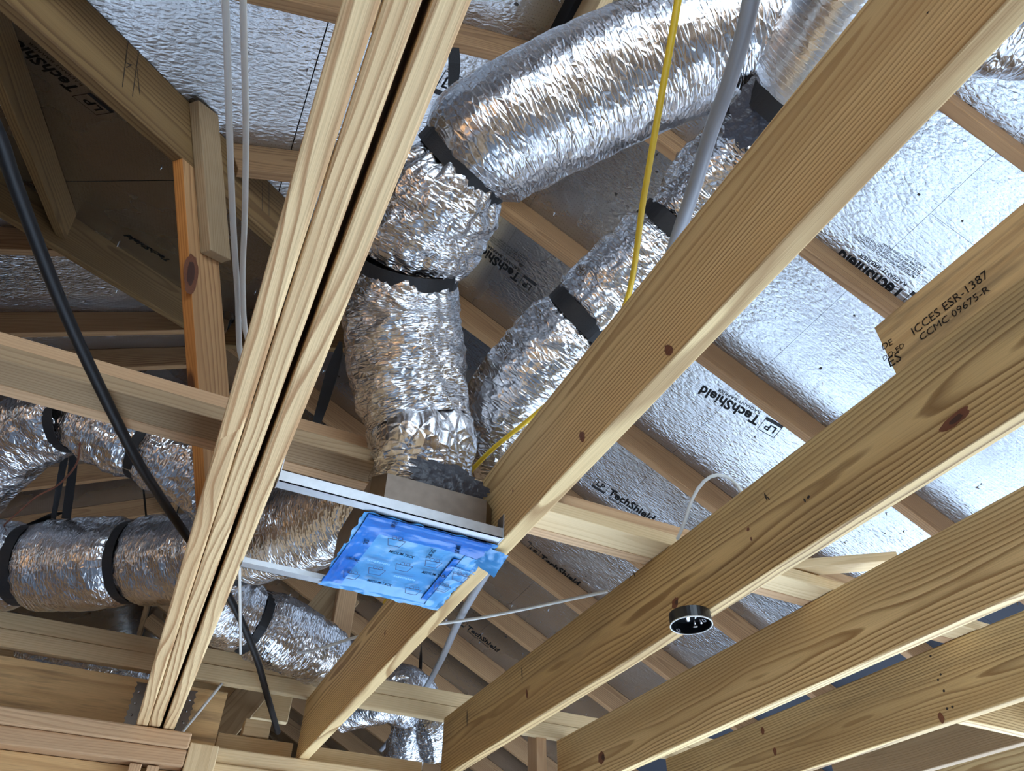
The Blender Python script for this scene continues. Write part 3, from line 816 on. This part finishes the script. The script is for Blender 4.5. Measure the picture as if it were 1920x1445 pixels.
# mastic smeared on joints
def blob(name, centre, normal, xdir, w, h, label=None, parent=None, seed=0):
    n = Vector(normal).normalized(); x = Vector(xdir); x = (x - n * x.dot(n)).normalized(); y = n.cross(x)
    N = 28; vs = []; fs = []
    rr = random.Random(seed)
    for i in range(N + 1):
        for k in range(60):
            a = 6.283 * k / 60; f = i / N
            e = 1 + 0.30 * noise.noise(Vector((math.cos(a) * 2, math.sin(a) * 2, seed))) + 0.22 * noise.noise(Vector((math.cos(a) * 7, math.sin(a) * 7, seed)))
            px, py = math.cos(a) * w / 2 * f * e, math.sin(a) * h / 2 * f * e
            d = 0.006 * (1 - f ** 3) + 0.006 * (1 - f) * noise.noise(Vector((px * 60, py * 60, seed)))
            vs.append(Vector(centre) * 0 + x * px + y * py + n * d)
    for i in range(N):
        for k in range(60):
            a, b = i * 60 + k, i * 60 + (k + 1) % 60
            fs.append((a, b, b + 60, a + 60))
    me = bpy.data.meshes.new(name); me.from_pydata([tuple(v) for v in vs], [], fs); me.update(); me.materials.append(M['mastic'])
    for p in me.polygons: p.use_smooth = True
    o = link(name, me); o.location = centre
    if parent is not None: child(o, parent)
    return o

# ================================================================== register boot with blue film
BX0, BX1, BY0, BY1 = 0.302, 0.590, 1.305, 1.628
boot = tag(empty('register_boot', ((BX0 + BX1) / 2, (BY0 + BY1) / 2, H)), 'galvanised register box masked with blue film, hung beside the pale joist', 'register box')
bm = bmesh.new()
zt = 0.938; zc = 0.942
cxm, cym = 0.452, 1.455
N = 32
def sq(k):
    a = 2 * math.pi * (k + 0.5) / N; c, s = math.cos(a), math.sin(a); q = 1 / max(abs(c), abs(s))
    return ((BX0 + BX1) / 2 + c * q * (BX1 - BX0) / 2, (BY0 + BY1) / 2 + s * q * (BY1 - BY0) / 2)
rings = []
rings.append([bm.verts.new((*sq(k), H + 0.006)) for k in range(N)])
rings.append([bm.verts.new((*sq(k), zt)) for k in range(N)])
for f, z in ((0.5, zt + 0.003), (1.0, zc), (1.0, zc + 0.03)):
    row = []
    for k in range(N):
        a = 2 * math.pi * (k + 0.5) / N
        qx, qy = sq(k); ox, oy = cxm + math.cos(a) * 0.105, cym + math.sin(a) * 0.105
        row.append(bm.verts.new((qx + (ox - qx) * f, qy + (oy - qy) * f, z)))
    rings.append(row)
for a, b in zip(rings[:-1], rings[1:]):
    for k in range(N): bm.faces.new((a[k], a[(k + 1) % N], b[(k + 1) % N], b[k]))
bmesh.ops.recalc_face_normals(bm, faces=bm.faces[:])
me = bpy.data.meshes.new('box'); bm.to_mesh(me); bm.free(); me.materials.append(M['galv_reflect_tint'])
child(link('box', me), boot)
# hanger rails, L-shaped, from the beam to the joist
def rail(y, yside, x0=0.1065, x1=0.592):
    bm = bmesh.new()
    for (a, b, c, d) in ((y, y + yside * 0.026, H - 0.001, H + 0.001), (y, y + yside * 0.002, H - 0.001, H + 0.024)):
        r = bmesh.ops.create_cube(bm, size=1.0)['verts']
        bmesh.ops.scale(bm, vec=(x1 - x0, abs(b - a), d - c), verts=r)
        bmesh.ops.translate(bm, vec=((x0 + x1) / 2, (a + b) / 2, (c + d) / 2), verts=r)
    for e in (x0, x1):                       # nailing tabs
        r = bmesh.ops.create_cube(bm, size=1.0)['verts']
        bmesh.ops.scale(bm, vec=(0.002, 0.03, 0.06), verts=r)
        bmesh.ops.translate(bm, vec=(e + (0.001 if e == x0 else -0.001), y + yside * 0.012, H + 0.028), verts=r)
    me = bpy.data.meshes.new('hanger_rail'); bm.to_mesh(me); bm.free(); me.materials.append(M['galv'])
    return child(link('hanger_rail', me), boot)
rail(1.272, 1); rail(1.655, -1)
# film: a sheet pressed into the opening, lapped over the rim with ragged edges
NX, NY = 72, 80
fx0, fx1, fy0, fy1 = 0.290, 0.591, 1.296, 1.650
def film_z(x, y):
    u, v = (x - fx0) / (fx1 - fx0), (y - fy0) / (fy1 - fy0)
    e = min(u / 0.10, (1 - u) / 0.13, v / 0.11, (1 - v) / 0.09)
    z = H - 0.003 + 0.006 * max(0.0, min(1.0, e - 0.6))
    z += 0.0010 * noise.noise(Vector((x * 22, y * 22, 1))) + 0.0008 * noise.noise(Vector((x * 60, y * 24, 4)))
    if e < 0.3: z -= 0.004 * max(0, 0.3 - e) / 0.3 * (0.5 + noise.noise(Vector((x * 30, y * 30, 2))))
    return z, e
def film_strip(x0, x1, y0, y1, sk, mat, off):
    vs, fs = [], []; nx, ny = 24, 40
    for j in range(ny + 1):
        for i in range(nx + 1):
            u, v = i / nx, j / ny
            x, y = x0 + (x1 - x0) * u + sk * (v - 0.5), y0 + (y1 - y0) * v
            z = min(film_z(x, y)[0], H) - off + 0.0012 * noise.noise(Vector((x * 60, y * 40, 6)))
            vs.append((x, y, z))
    for j in range(ny):
        for i in range(nx):
            a = j * (nx + 1) + i; fs.append((a, a + 1, a + nx + 2, a + nx + 1))
    me = bpy.data.meshes.new('film_strip'); me.from_pydata(vs, [], fs); me.update(); me.materials.append(M[mat])
    for p in me.polygons: p.use_smooth = True
    child(link('film_strip', me), boot)
vs, fs = [], []
for j in range(NY + 1):
    for i in range(NX + 1):
        x, y = fx0 + (fx1 - fx0) * i / NX, fy0 + (fy1 - fy0) * j / NY
        z, e = film_z(x, y)
        if e < 0.3:
            x += 0.006 * noise.noise(Vector((x * 50, y * 50, 7))); y += 0.006 * noise.noise(Vector((x * 50, y * 50, 9)))
        vs.append((x, y, z))
for j in range(NY):
    for i in range(NX):
        a = j * (NX + 1) + i; fs.append((a, a + 1, a + NX + 2, a + NX + 1))
me = bpy.data.meshes.new('blue_film'); me.from_pydata(vs, [], fs); me.update(); me.materials.append(M['film'])
for p in me.polygons: p.use_smooth = True
film = child(link('blue_film', me), boot); film['label'] = 'wrinkled translucent blue masking film'
film_strip(0.296, 0.342, 1.315, 1.625, -0.012, 'film_deep', 0.0022)
film_strip(0.300, 0.580, 1.298, 1.372, 0.0, 'film_deep', 0.0032)
film_strip(0.548, 0.583, 1.375, 1.640, 0.004, 'film_light', 0.0024)
film_strip(0.532, 0.547, 1.40, 1.620, 0.004, 'film_deep', 0.0020)
# loose film flap at the far right corner, hanging over the joist edge
rows = []
vs, fs = [], []
for j in range(13):
    for i in range(9):
        u, v = i / 8, j / 12
        x = 0.575 + 0.050 * u; y = 1.315 + 0.075 * v + 0.004 * noise.noise(Vector((u * 4, v * 4, 1)))
        z = H - 0.005 - 0.018 * u * (0.4 + v) + 0.005 * noise.noise(Vector((u * 5, v * 5, 3)))
        vs.append((x, y, z))
for j in range(12):
    for i in range(8):
        a = j * 9 + i; fs.append((a, a + 1, a + 10, a + 9))
me = bpy.data.meshes.new('film_flap'); me.from_pydata(vs, [], fs); me.update(); me.materials.append(M['film'])
for p in me.polygons: p.use_smooth = True
child(link('film_flap', me), boot)
# printing on the film
zf = H - 0.004
def lay_on_film(me, x, y, dx, dy, mat):
    d = Vector((dx, dy)).normalized(); up2 = Vector((d.y, -d.x))      # seen from below
    for v in me.vertices:
        q = Vector((x, y)) + d * v.co.x + up2 * v.co.y
        v.co = (q.x, q.y, min(film_z(q.x, q.y)[0], H) - 0.0052)
    me.materials.clear(); me.materials.append(M[mat])
    child(link('film_print', me), boot)
def film_text(body, x, y, dx, dy, size, mat='filmprint'):
    me = text_mesh('film_print', body, size, 0.0003)
    for v in me.vertices: v.co.x *= 0.70; v.co.y *= 1.35
    lay_on_film(me, x, y, dx, dy, mat)
def icon(x, y, dx, dy, s):
    pl_ = []
    def ringp(cx, cy, r, t):
        q = []
        for k in range(14):
            a, b = 6.283 * k / 14, 6.283 * (k + 1) / 14
            q.append([(cx + math.cos(a) * r, cy + math.sin(a) * r), (cx + math.cos(b) * r, cy + math.sin(b) * r),
                      (cx + math.cos(b) * (r - t), cy + math.sin(b) * (r - t)), (cx + math.cos(a) * (r - t), cy + math.sin(a) * (r - t))])
        return q
    pl_ += ringp(-0.24, 0.42, 0.2, 0.05) + ringp(0.26, 0.42, 0.2, 0.05)
    out = [(-0.75, 0.3), (-0.5, -0.4), (0.5, -0.4), (0.75, 0.3)]
    for (ax, ay), (bx, by) in zip(out, out[1:] + out[:1]):
        d = Vector((bx - ax, by - ay)).normalized() * 0.03; nrm = Vector((-d.y, d.x))
        pl_.append([(ax + nrm.x, ay + nrm.y), (bx + nrm.x, by + nrm.y), (bx - nrm.x, by - nrm.y), (ax - nrm.x, ay - nrm.y)])
    me = flat_mesh('film_print', [[(px * s * 1.3, py * s * 2.0) for px, py in p] for p in pl_])
    lay_on_film(me, x, y, dx, dy, 'filmprint')
def fz(px, py): 
    p = at_z(px, py, zf); return p.x, p.y
for px, py, qx, qy, txt, sz in ((728, 1034, 778, 1047, 'MEDIUM-TACK', 0.0125), (790, 1073, 838, 1083, 'MEDIUM-TACK', 0.0125), (688, 1088, 734, 1099, 'MEDIUM-TACK', 0.0125),
                                (648, 1045, 674, 1054, 'IUM-TAC', 0.011), (806, 1046, 822, 1026, 'DIUM-TACK', 0.011), (861, 1037, 868, 1008, 'DAT-MUIC', 0.011), (740, 988, 753, 966, 'UM-TAC', 0.011), (690, 1020, 698, 996, 'TACK', 0.011)):
    x, y = fz(px, py); x2, y2 = fz(qx, qy); film_text(txt, x, y, x2 - x, y2 - y, sz)
for px, py in ((705, 1070), (756, 1063), (811, 1056), (773, 1107), (658, 1078), (862, 1080), (742, 1016), (828, 1100)):
    x, y = fz(px, py); x2, y2 = fz(px + 40, py + 8); icon(x, y, x2 - x, y2 - y, 0.020)
for q, (px, py) in enumerate(((737, 1080), (688, 1050), (845, 1064))):      # pale print too blurred to read
    x, y = fz(px, py); x2, y2 = fz(px + 40, py + 9)
    rr = random.Random(q); xx = 0.0; pl_ = []
    while xx < 0.052:
        w = rr.uniform(0.002, 0.005); pl_.append(rect(xx, rr.uniform(0, 0.002), xx + w, rr.uniform(0.007, 0.010))); xx += w + 0.0012
    lay_on_film(flat_mesh('film_print', pl_), x, y, x2 - x, y2 - y, 'filmpale')
blob('mastic_smear', (0.475, 1.322, 0.975), (0.1, -1, -0.1), (1, 0.05, 0.0), 0.20, 0.085, parent=boot, seed=3)
s1 = blob('mastic_smear', at_z(1418, 215, 1.56), (-0.35, -0.5, -0.85), (1, 0, 0), 0.12, 0.16, seed=5)
s1.name = 'duct_mastic'; tag(s1, 'grey mastic smear on the duct joint under the bright trunk', 'mastic')

# ================================================================== round electrical box
ec = Vector((1.168, 1.393, 0.800))
eb = tag(empty('ceiling_box', ec), 'black round electrical box screwed under the scuffed joist', 'electrical box')
bm = bmesh.new()
R_, hb = 0.052, 0.029
prof = [(0.0, hb - 0.002), (R_ - 0.003, hb - 0.002), (R_ - 0.003, 0), (R_, 0), (R_, hb), (0.0, hb)]
N = 40; rws = []
for r, z in prof: rws.append([bm.verts.new((r * math.cos(6.2832 * k / N), r * math.sin(6.2832 * k / N), z)) for k in range(N)] if r > 0 else [bm.verts.new((0, 0, z))])
for a, b in zip(rws[:-1], rws[1:]):
    for k in range(N):
        if len(a) == 1: bm.faces.new((a[0], b[(k + 1) % N], b[k]))
        elif len(b) == 1: bm.faces.new((a[k], a[(k + 1) % N], b[0]))
        else: bm.faces.new((a[k], a[(k + 1) % N], b[(k + 1) % N], b[k]))
bmesh.ops.recalc_face_normals(bm, faces=bm.faces[:])
me = bpy.data.meshes.new('shell'); bm.to_mesh(me); bm.free(); me.materials.append(M['plastic'])
o = link('shell', me, eb)
def ring_mesh(name, R0, R1, z0, z1, seg=40):
    bm = bmesh.new(); rw = []
    for r, z in ((R0, z0), (R1, z0), (R1, z1), (R0, z1)): rw.append([bm.verts.new((r * math.cos(6.2832 * k / seg), r * math.sin(6.2832 * k / seg), z)) for k in range(seg)])
    for q in range(4):
        a, b = rw[q], rw[(q + 1) % 4]
        for k in range(seg): bm.faces.new((a[k], a[(k + 1) % seg], b[(k + 1) % seg], b[k]))
    bmesh.ops.recalc_face_normals(bm, faces=bm.faces[:])
    me = bpy.data.meshes.new(name); bm.to_mesh(me); bm.free(); return me
me = ring_mesh('rim', R_ - 0.0012, R_ + 0.001, -0.0012, 0.0015); me.materials.append(M['white_cable']); link('rim', me, eb)
def slot(x, y, ang, L=0.018, w=0.008):
    pl_ = []
    for k in range(20):
        def pt(a, off):
            c, s = math.cos(a), math.sin(a)
            return ((L / 2 - w / 2) * (1 if c > 0 else -1) + c * (w / 2 - off), s * (w / 2 - off))
        a, b = 6.2832 * k / 20 + .01, 6.2832 * (k + 1) / 20 - .01
        pl_.append([pt(a, 0), pt(b, 0), pt(b, 0.002), pt(a, 0.002)])
    pl_ += [rect(-(L / 2 - w / 2), w / 2 - 0.002, L / 2 - w / 2, w / 2), rect(-(L / 2 - w / 2), -w / 2, L / 2 - w / 2, -w / 2 + 0.002)]
    bm = bmesh.new()
    for p in pl_: bm.faces.new([bm.verts.new((px, py, 0)) for px, py in p])
    r = bmesh.ops.extrude_face_region(bm, geom=bm.faces[:])
    bmesh.ops.translate(bm, vec=(0, 0, 0.0015), verts=[v for v in r['geom'] if isinstance(v, bmesh.types.BMVert)])
    me = bpy.data.meshes.new('screw_slot'); bm.to_mesh(me); bm.free(); me.materials.append(M['steel'])
    o = link('screw_slot', me, eb); o.location = (x, y, 0.001); o.rotation_euler = (0, 0, ang)
slot(-0.010, 0.040, 0.6); slot(0.014, -0.034, 0.6)
for nm, a, b, r in (('bracket', (-0.022, -0.018, 0.022), (-0.010, -0.002, 0.010), 0.006), ('bracket', (0.0, -0.03, 0.020), (0.002, -0.015, 0.012), 0.0025), ('screw', (0.012, 0.0, 0.024), (0.018, 0.008, 0.004), 0.003), ('screw_head', (0.018, 0.008, 0.006), (0.019, 0.009, 0.002), 0.0065), ('screw', (0.024, -0.008, 0.024), (0.03, -0.004, 0.008), 0.003)):
    o = tube(nm, [Vector(a), Vector(b)], r, M['steel'], 0.01, 10); o.parent = eb

# ================================================================== cables and pipes
def cable(name, pts, r, mat, label, cat='cable', **k):
    o = tube(name, pts, r, M[mat], **k); return tag(o, label, cat)
cable('insulated_pipe', zp((-40, 175, 1.03), (0, 262, 1.03), (30, 350, 1.03), (105, 545, 1.03), (170, 690, 1.03), (250, 850, 1.035), (300, 930, 1.07), (345, 997, 1.088), (430, 1120, 1.088), (478, 1225, 1.06), (500, 1300, 1.035), (521, 1372, 1.03)), 0.0118, 'blackpipe', 'black insulated pipe sweeping diagonally across the left side', 'pipe', seg=16)
cable('cable', zp((420, -40, 1.24), (425, 60, 1.24), (430, 240, 1.23), (437, 420, 1.21), (446, 560, 1.19), (450, 660, 1.16), (470, 720, 1.13)), 0.0062, 'white_cable', 'left one of two white cables hanging beside the triple beam', seg=12, flat=0.6)
cable('cable', zp((455, -40, 1.24), (457, 60, 1.24), (461, 240, 1.23), (459, 400, 1.21), (455, 520, 1.19), (460, 620, 1.16), (480, 680, 1.13)), 0.0058, 'white_cable', 'right one of two white cables hanging beside the triple beam', seg=12, flat=0.6)
cable('cable', zp((1280, -60, 1.12), (1268, 20, 1.13), (1240, 180, 1.14), (1207, 370, 1.15), (1173, 570, 1.12), (1100, 690, 1.12), (1040, 745, 1.13), (985, 792, 1.12), (930, 836, 1.11), (893, 872, 1.10), (850, 920, 1.08)), 0.0058, 'yellow_cable', 'yellow cable running down in front of the large duct', seg=12)
cable('cable', zp((1418, -60, 1.12), (1402, 30, 1.13), (1372, 140, 1.14), (1332, 250, 1.15), (1302, 350, 1.15), (1268, 450, 1.14), (1220, 600, 1.12), (1130, 760, 1.10), (1010, 920, 1.09), (905, 1085, 1.085), (862, 1160, 1.13), (828, 1235, 1.21), (792, 1300, 1.30), (752, 1360, 1.33), (715, 1405, 1.36)), 0.0128, 'grey_cable', 'thick grey cable hanging past the trunk duct and over the pale joist', seg=16)
cable('cable', zp((525, 1228, 1.14), (590, 1218, 1.12), (665, 1195, 1.10), (745, 1180, 1.085), (830, 1168, 1.085), (900, 1158, 1.09), (1000, 1138, 1.09), (1140, 1108, 1.06)), 0.0052, 'white_cable', 'thin white cable stretched under the far rafters behind the long joist', seg=10)
cable('cable', zp((1270, 1010, 1.05), (1284, 978, 1.07), (1298, 935, 1.10), (1320, 902, 1.13), (1345, 890, 1.14), (1370, 898, 1.13), (1390, 920, 1.10), (1410, 965, 1.05)), 0.0045, 'white_cable', 'white cable looping up above the scuffed joist', seg=10)
cable('cable', zp((449, 1060, 1.06), (450, 1130, 1.06), (451, 1225, 1.07)), 0.0045, 'white_cable', 'short white cable hanging below the left end of the lower rail', seg=10)
cable('cable', [at_y(335, 1302, 3.06), at_y(331, 1340, 3.06), at_y(322, 1390, 3.06)], 0.0055, 'white_cable', 'white cable tucked along the hung end of the triple beam', seg=10)
cable('cable', [at_y(416, 1281, 3.06), at_y(375, 1332, 3.055), at_y(326, 1391, 3.06)], 0.0055, 'white_cable', 'white cable slanting across the laminated header', seg=10)
cable('cable', zp((409, 1110, 0.95), (398, 1165, 0.94), (382, 1215, 0.93), (366, 1262, 0.925)), 0.0045, 'yellow_cable', 'yellow cable along the right side of the triple beam near its end', seg=10)
cable('cable', zp((730, 1110, 1.09), (720, 1130, 1.09)), 0.005, 'yellow_cable', 'yellow cable bit showing under the blue film', seg=10)
cable('wire', zp((150, 830, 1.35), (143, 870, 1.35), (110, 908, 1.34), (70, 930, 1.33), (40, 955, 1.33), (-10, 1000, 1.33)), 0.003, 'brown_wire', 'thin brown wire drooping over the left ducts', seg=8)

# hanger plate at the beam end
HX = 0.0004                                   # left side of the beam at its hung end
hg = tag(empty('joist_hanger', (HX + 0.063, 3.07, H)), 'grey galvanised hanger holding the end of the triple beam', 'joist hanger')
def scalloped(x0, x1, outer):
    n = 9; pts = []
    for k in range(n * 6 + 1):
        t = k / (n * 6); z = H - 0.005 + 0.19 * t
        w = 0.006 * abs(math.sin(t * n * math.pi))
        pts.append((outer, z, w))
    bm = bmesh.new(); f, b = [], []
    for xo, z, w in pts:
        xe = (x0 + w) if outer < 0 else (x1 - w)
        xi = x1 if outer < 0 else x0
        f.append((bm.verts.new((xe, 3.0762, z)), bm.verts.new((xi, 3.0762, z)))); b.append((bm.verts.new((xe, 3.0795, z)), bm.verts.new((xi, 3.0795, z))))
    for q in range(len(f) - 1):
        bm.faces.new((f[q][0], f[q][1], f[q + 1][1], f[q + 1][0])); bm.faces.new((f[q][0], f[q + 1][0], b[q + 1][0], b[q][0])); bm.faces.new((f[q][1], b[q][1], b[q + 1][1], f[q + 1][1]))
    bmesh.ops.recalc_face_normals(bm, faces=bm.faces[:])
    me = bpy.data.meshes.new('flange'); bm.to_mesh(me); bm.free(); me.materials.append(M['galv_reflect_tint'])
    child(link('flange', me), hg)
scalloped(HX - 0.046, HX - 0.003, -1); scalloped(HX + 0.131, HX + 0.172, 1)
aabox('cheek', HX - 0.0045, HX - 0.002, 2.99, 3.079, H - 0.003, 0.98, M['galv_reflect_tint'], 'Z', 0, hg)
aabox('cheek', HX + 0.1285, HX + 0.131, 2.99, 3.079, H - 0.003, 0.98, M['galv_reflect_tint'], 'Z', 0, hg)
for sx in (HX - 0.026, HX + 0.152):
    for k in range(4):
        o = tube('nail_head', [Vector((sx, 3.0765, 0.86 + 0.04 * k)), Vector((sx, 3.0735, 0.86 + 0.04 * k))], 0.0045, M['steel'], 0.01, 8); child(o, hg)

# ================================================================== printing
def shield_text(key, plane, p_left, p_right, full=True, body='TechShield', scale=1.0, small=True, para=False, logo=True):
    """The maker's print on the foil between two pixels (start and end of the word in reading order)."""
    f = {'R': on_R, 'A': on_A, 'B': on_B}[key]
    a = f(*p_left, plane); b = f(*p_right, plane)
    nrm = {'R': Vector((-0.5, 0, -1)), 'A': Vector((0.5, 0, -1)), 'B': Vector((0, 0.5, -1))}[key].normalized()
    d = (b - a); L = d.length; xd = d.normalized()
    me = text_mesh('printed_word', body, 1.0, 0.032)
    wdt = max(v.co.x for v in me.vertices)
    s = L / wdt
    for v in me.vertices: v.co.x *= s; v.co.y *= s * scale * 1.12; v.co.z = 0
    yd = nrm.cross(xd)
    reg = {'R': 'R', 'A': 'A1', 'B': 'B'}[key]
    par = panel_at(reg, a.x, a.y)
    put_on(me, 'printed_word', a, xd, nrm, M['print'], par)
    h = s * scale
    if small:
        me = text_mesh('printed_word', 'RADIANT BARRIER', 1.0, 0.005); w2 = max(v.co.x for v in me.vertices); s2 = L * 0.72 / w2
        for v in me.vertices: v.co.x *= s2; v.co.y *= s2 * 0.9; v.co.z = 0
        put_on(me, 'printed_word', a + xd * L * 0.06 - yd * h * 0.42, xd, nrm, M['print'], par)
    if para:
        lines = 'PROTECT FROM MOISTURE PRIOR TO INSTALLATION\nFACE REQUIRES AIR SPACE OR ALL INSTALLATIONS\nFACE THIS SIDE DOWN, GABLE ENDS THIS SIDE IN\nCUSTOMER SERVICE (800) 648-6893\nPATENT # 5,231,4'
        me = text_mesh('printed_notes', lines, 1.0, 0.0); w2 = max(v.co.x for v in me.vertices); s2 = L * 0.95 / w2
        for v in me.vertices: v.co.x *= s2; v.co.y *= s2 * 1.1; v.co.z = 0
        put_on(me, 'printed_notes', a + xd * L * 0.05 - yd * h * 0.95, xd, nrm, M['print'], par)
    if logo:
        me = text_mesh('printed_logo', 'LP', 1.0, 0.02)
        lw = h * 1.25
        w2 = max(v.co.x for v in me.vertices); s2 = lw * 0.62 / w2
        for v in me.vertices: v.co.x = v.co.x * s2 + lw * 0.16; v.co.y = v.co.y * s2 + lw * 0.34; v.co.z = 0
        o0 = a - xd * (lw + h * 0.22) - yd * h * 0.28
        put_on(me, 'printed_logo', o0, xd, nrm, M['print'], par)
        me = flat_mesh('printed_logo', frame_polys(0, 0, lw, lw * 0.98, lw * 0.03) + [rect(0, 0, lw, lw * 0.2)])
        put_on(me, 'printed_logo', o0, xd, nrm, M['print'], par)
FR, FA, FB = AR + DV, A1 + DV, B0 + DV
shield_text('R', FR, (1428, 783), (1318, 722))                        # below the third rafter
shield_text('R', FR, (1698, 548), (1578, 468), para=True, scale=1.1)
shield_text('R', FR, (976, 516), (893, 452), para=True)
shield_text('R', FR, (1139, 925), (1222, 978))
shield_text('R', FR, (1010, 1046), (1082, 1098), small=False)
shield_text('R', FR, (874, 1177), (932, 1222))
shield_text('B', FB, (153, 168), (10, 54), scale=1.3)
shield_text('B', FB, (322, 489), (242, 440), small=False, logo=False)
shield_text('A', FA, (862, 182), (985, 230), scale=1.0)
def stamp_on(body, key, p_left, p_right, parent, size_scale=1.0, name='ink_stamp', mat='stamp'):
    a = on_face(key, *p_left); b = on_face(key, *p_right)
    me = text_mesh(name, body, 1.0, 0.0); w = max(v.co.x for v in me.vertices); s = (b - a).length / w
    for v in me.vertices: v.co.x *= s; v.co.y *= s * size_scale; v.co.z = 0
    put_on(me, name, a, b - a, (-1, FACE[key][1], 0), M[mat], parent)
stamp_on('ICCES ESR-1387', 'LVL', (1713, 630), (1856, 518), LVL, 1.1)
stamp_on('CCMC 09675-R', 'LVL', (1727, 640), (1858, 545), LVL, 1.0)
stamp_on('DE', 'LVL', (1655, 657), (1675, 645), LVL); stamp_on('DO-ED', 'LVL', (1657, 678), (1697, 650), LVL); stamp_on('ES', 'LVL', (1668, 690), (1692, 674), LVL)
# pencil marks on the valley rafter
nv = Vector((1, -1, 0)).normalized()
def valley_pt(x, y):
    r = ray(x, y); return r * (-1.9565 / (r.x - r.y))
def pencil(pa, pb, w=0.0025):
    a, b = valley_pt(*pa), valley_pt(*pb); L = (b - a).length
    put_on(flat_mesh('pencil_mark', [rect(0, -w / 2, L, w / 2)]), 'pencil_mark', a, b - a, nv, M['stamp'], VALLEY, 0.0008)
for pa, pb in (((240, 78), (229, 163)), ((260, 95), (248, 181)), ((235, 118), (248, 122)), ((246, 122), (236, 127)), ((492, 340), (491, 395)), ((504, 342), (504, 405)), ((257, 130), (262, 178))): pencil(pa, pb)

# knots and dark marks on the joists
def mark_on(key, px, py, w, h, ang, mat, name='knot', lift=0.0006):
    c = on_face(key, px, py); rr = random.Random(px)
    pts = []
    for k in range(18):
        a = 6.2832 * k / 18; s = 1 + rr.uniform(-0.14, 0.14)
        qx, qy = math.cos(a) * w / 2 * s, math.sin(a) * h / 2 * s
        pts.append((qx * math.cos(ang) - qy * math.sin(ang), qx * math.sin(ang) + qy * math.cos(ang)))
    put_on(flat_mesh(name, [pts]), name, c, (0, -1, 0), (-1, FACE[key][1], 0), M[mat], JO[key], lift)
M['knot'] = plain('reddish_knot', (126, 74, 46), 0.6, bump=0.002, scale=160, var=0.6)
M['knot_core'] = plain('dark_knot_core', (70, 40, 28), 0.6)
for jk, px, py, w, h, a in (('B', 1790, 787, 0.066, 0.024, 0.1), ('B', 1266, 1130, 0.030, 0.026, 0.6), ('B', 988, 1300, 0.012, 0.034, 0.2),
                               ('B', 1403, 992, 0.010, 0.010, 0), ('B', 1409, 1010, 0.006, 0.010, 0),
                               ('A', 1254, 656, 0.016, 0.032, 0.5), ('A', 1092, 818, 0.016, 0.030, 0.4), ('A', 962, 920, 0.006, 0.008, 0.2), ('A', 722, 1186, 0.010, 0.02, 0.3),
                               ('C', 1128, 1420, 0.05, 0.05, 0.4), ('D', 1765, 1345, 0.02, 0.035, 0.0), ('D', 1430, 1370, 0.02, 0.03, 0.0), ('D', 1453, 1408, 0.02, 0.03, 0.0)):
    mark_on(jk, px, py, w, h, a, 'knot')
    if w > 0.02: mark_on(jk, px + 3, py - 1, w * 0.45, h * 0.5, a, 'knot_core', lift=0.0011)
for jk, px, py, w, h, a in (('B', 1436, 931, 0.005, 0.022, 0.1), ('B', 1441, 934, 0.003, 0.016, 0.4), ('B', 1516, 932, 0.010, 0.007, 0.5), ('B', 1509, 938, 0.005, 0.012, 0.2), ('B', 1190, 1078, 0.004, 0.018, 0.3), ('B', 1182, 1083, 0.016, 0.003, 0.4), ('B', 876, 1345, 0.008, 0.07, 0.1), ('B', 979, 1262, 0.006, 0.05, 0.1),
                               ('D', 1745, 1230, 0.008, 0.008, 0), ('D', 1764, 1264, 0.008, 0.008, 0), ('D', 1759, 1274, 0.008, 0.008, 0), ('D', 1776, 1328, 0.009, 0.009, 0), ('D', 1786, 1325, 0.009, 0.009, 0), ('D', 1770, 1295, 0.009, 0.009, 0),
                               ('A', 1740, 24, 0.003, 0.003, 0)):
    mark_on(jk, px, py, w, h, a, 'stamp', 'dark_mark')

# the big dark knot on the leaning post
post = bpy.data.objects['leaning_post']
rr = random.Random(5)
def oval(w, h): return [(math.cos(6.2832 * k / 22) * w / 2 * (1 + rr.uniform(-.1, .1)), math.sin(6.2832 * k / 22) * h / 2 * (1 + rr.uniform(-.1, .1))) for k in range(22)]
c = valley_pt(357, 512)
put_on(flat_mesh('knot', [oval(0.06, 0.14)]), 'knot', c, (0.72, 0.72, 0.3), nv, M['knot'], post, 0.0016)
put_on(flat_mesh('knot', [oval(0.032, 0.085)]), 'knot', c, (0.72, 0.72, 0.3), nv, M['knot_core'], post, 0.0022)
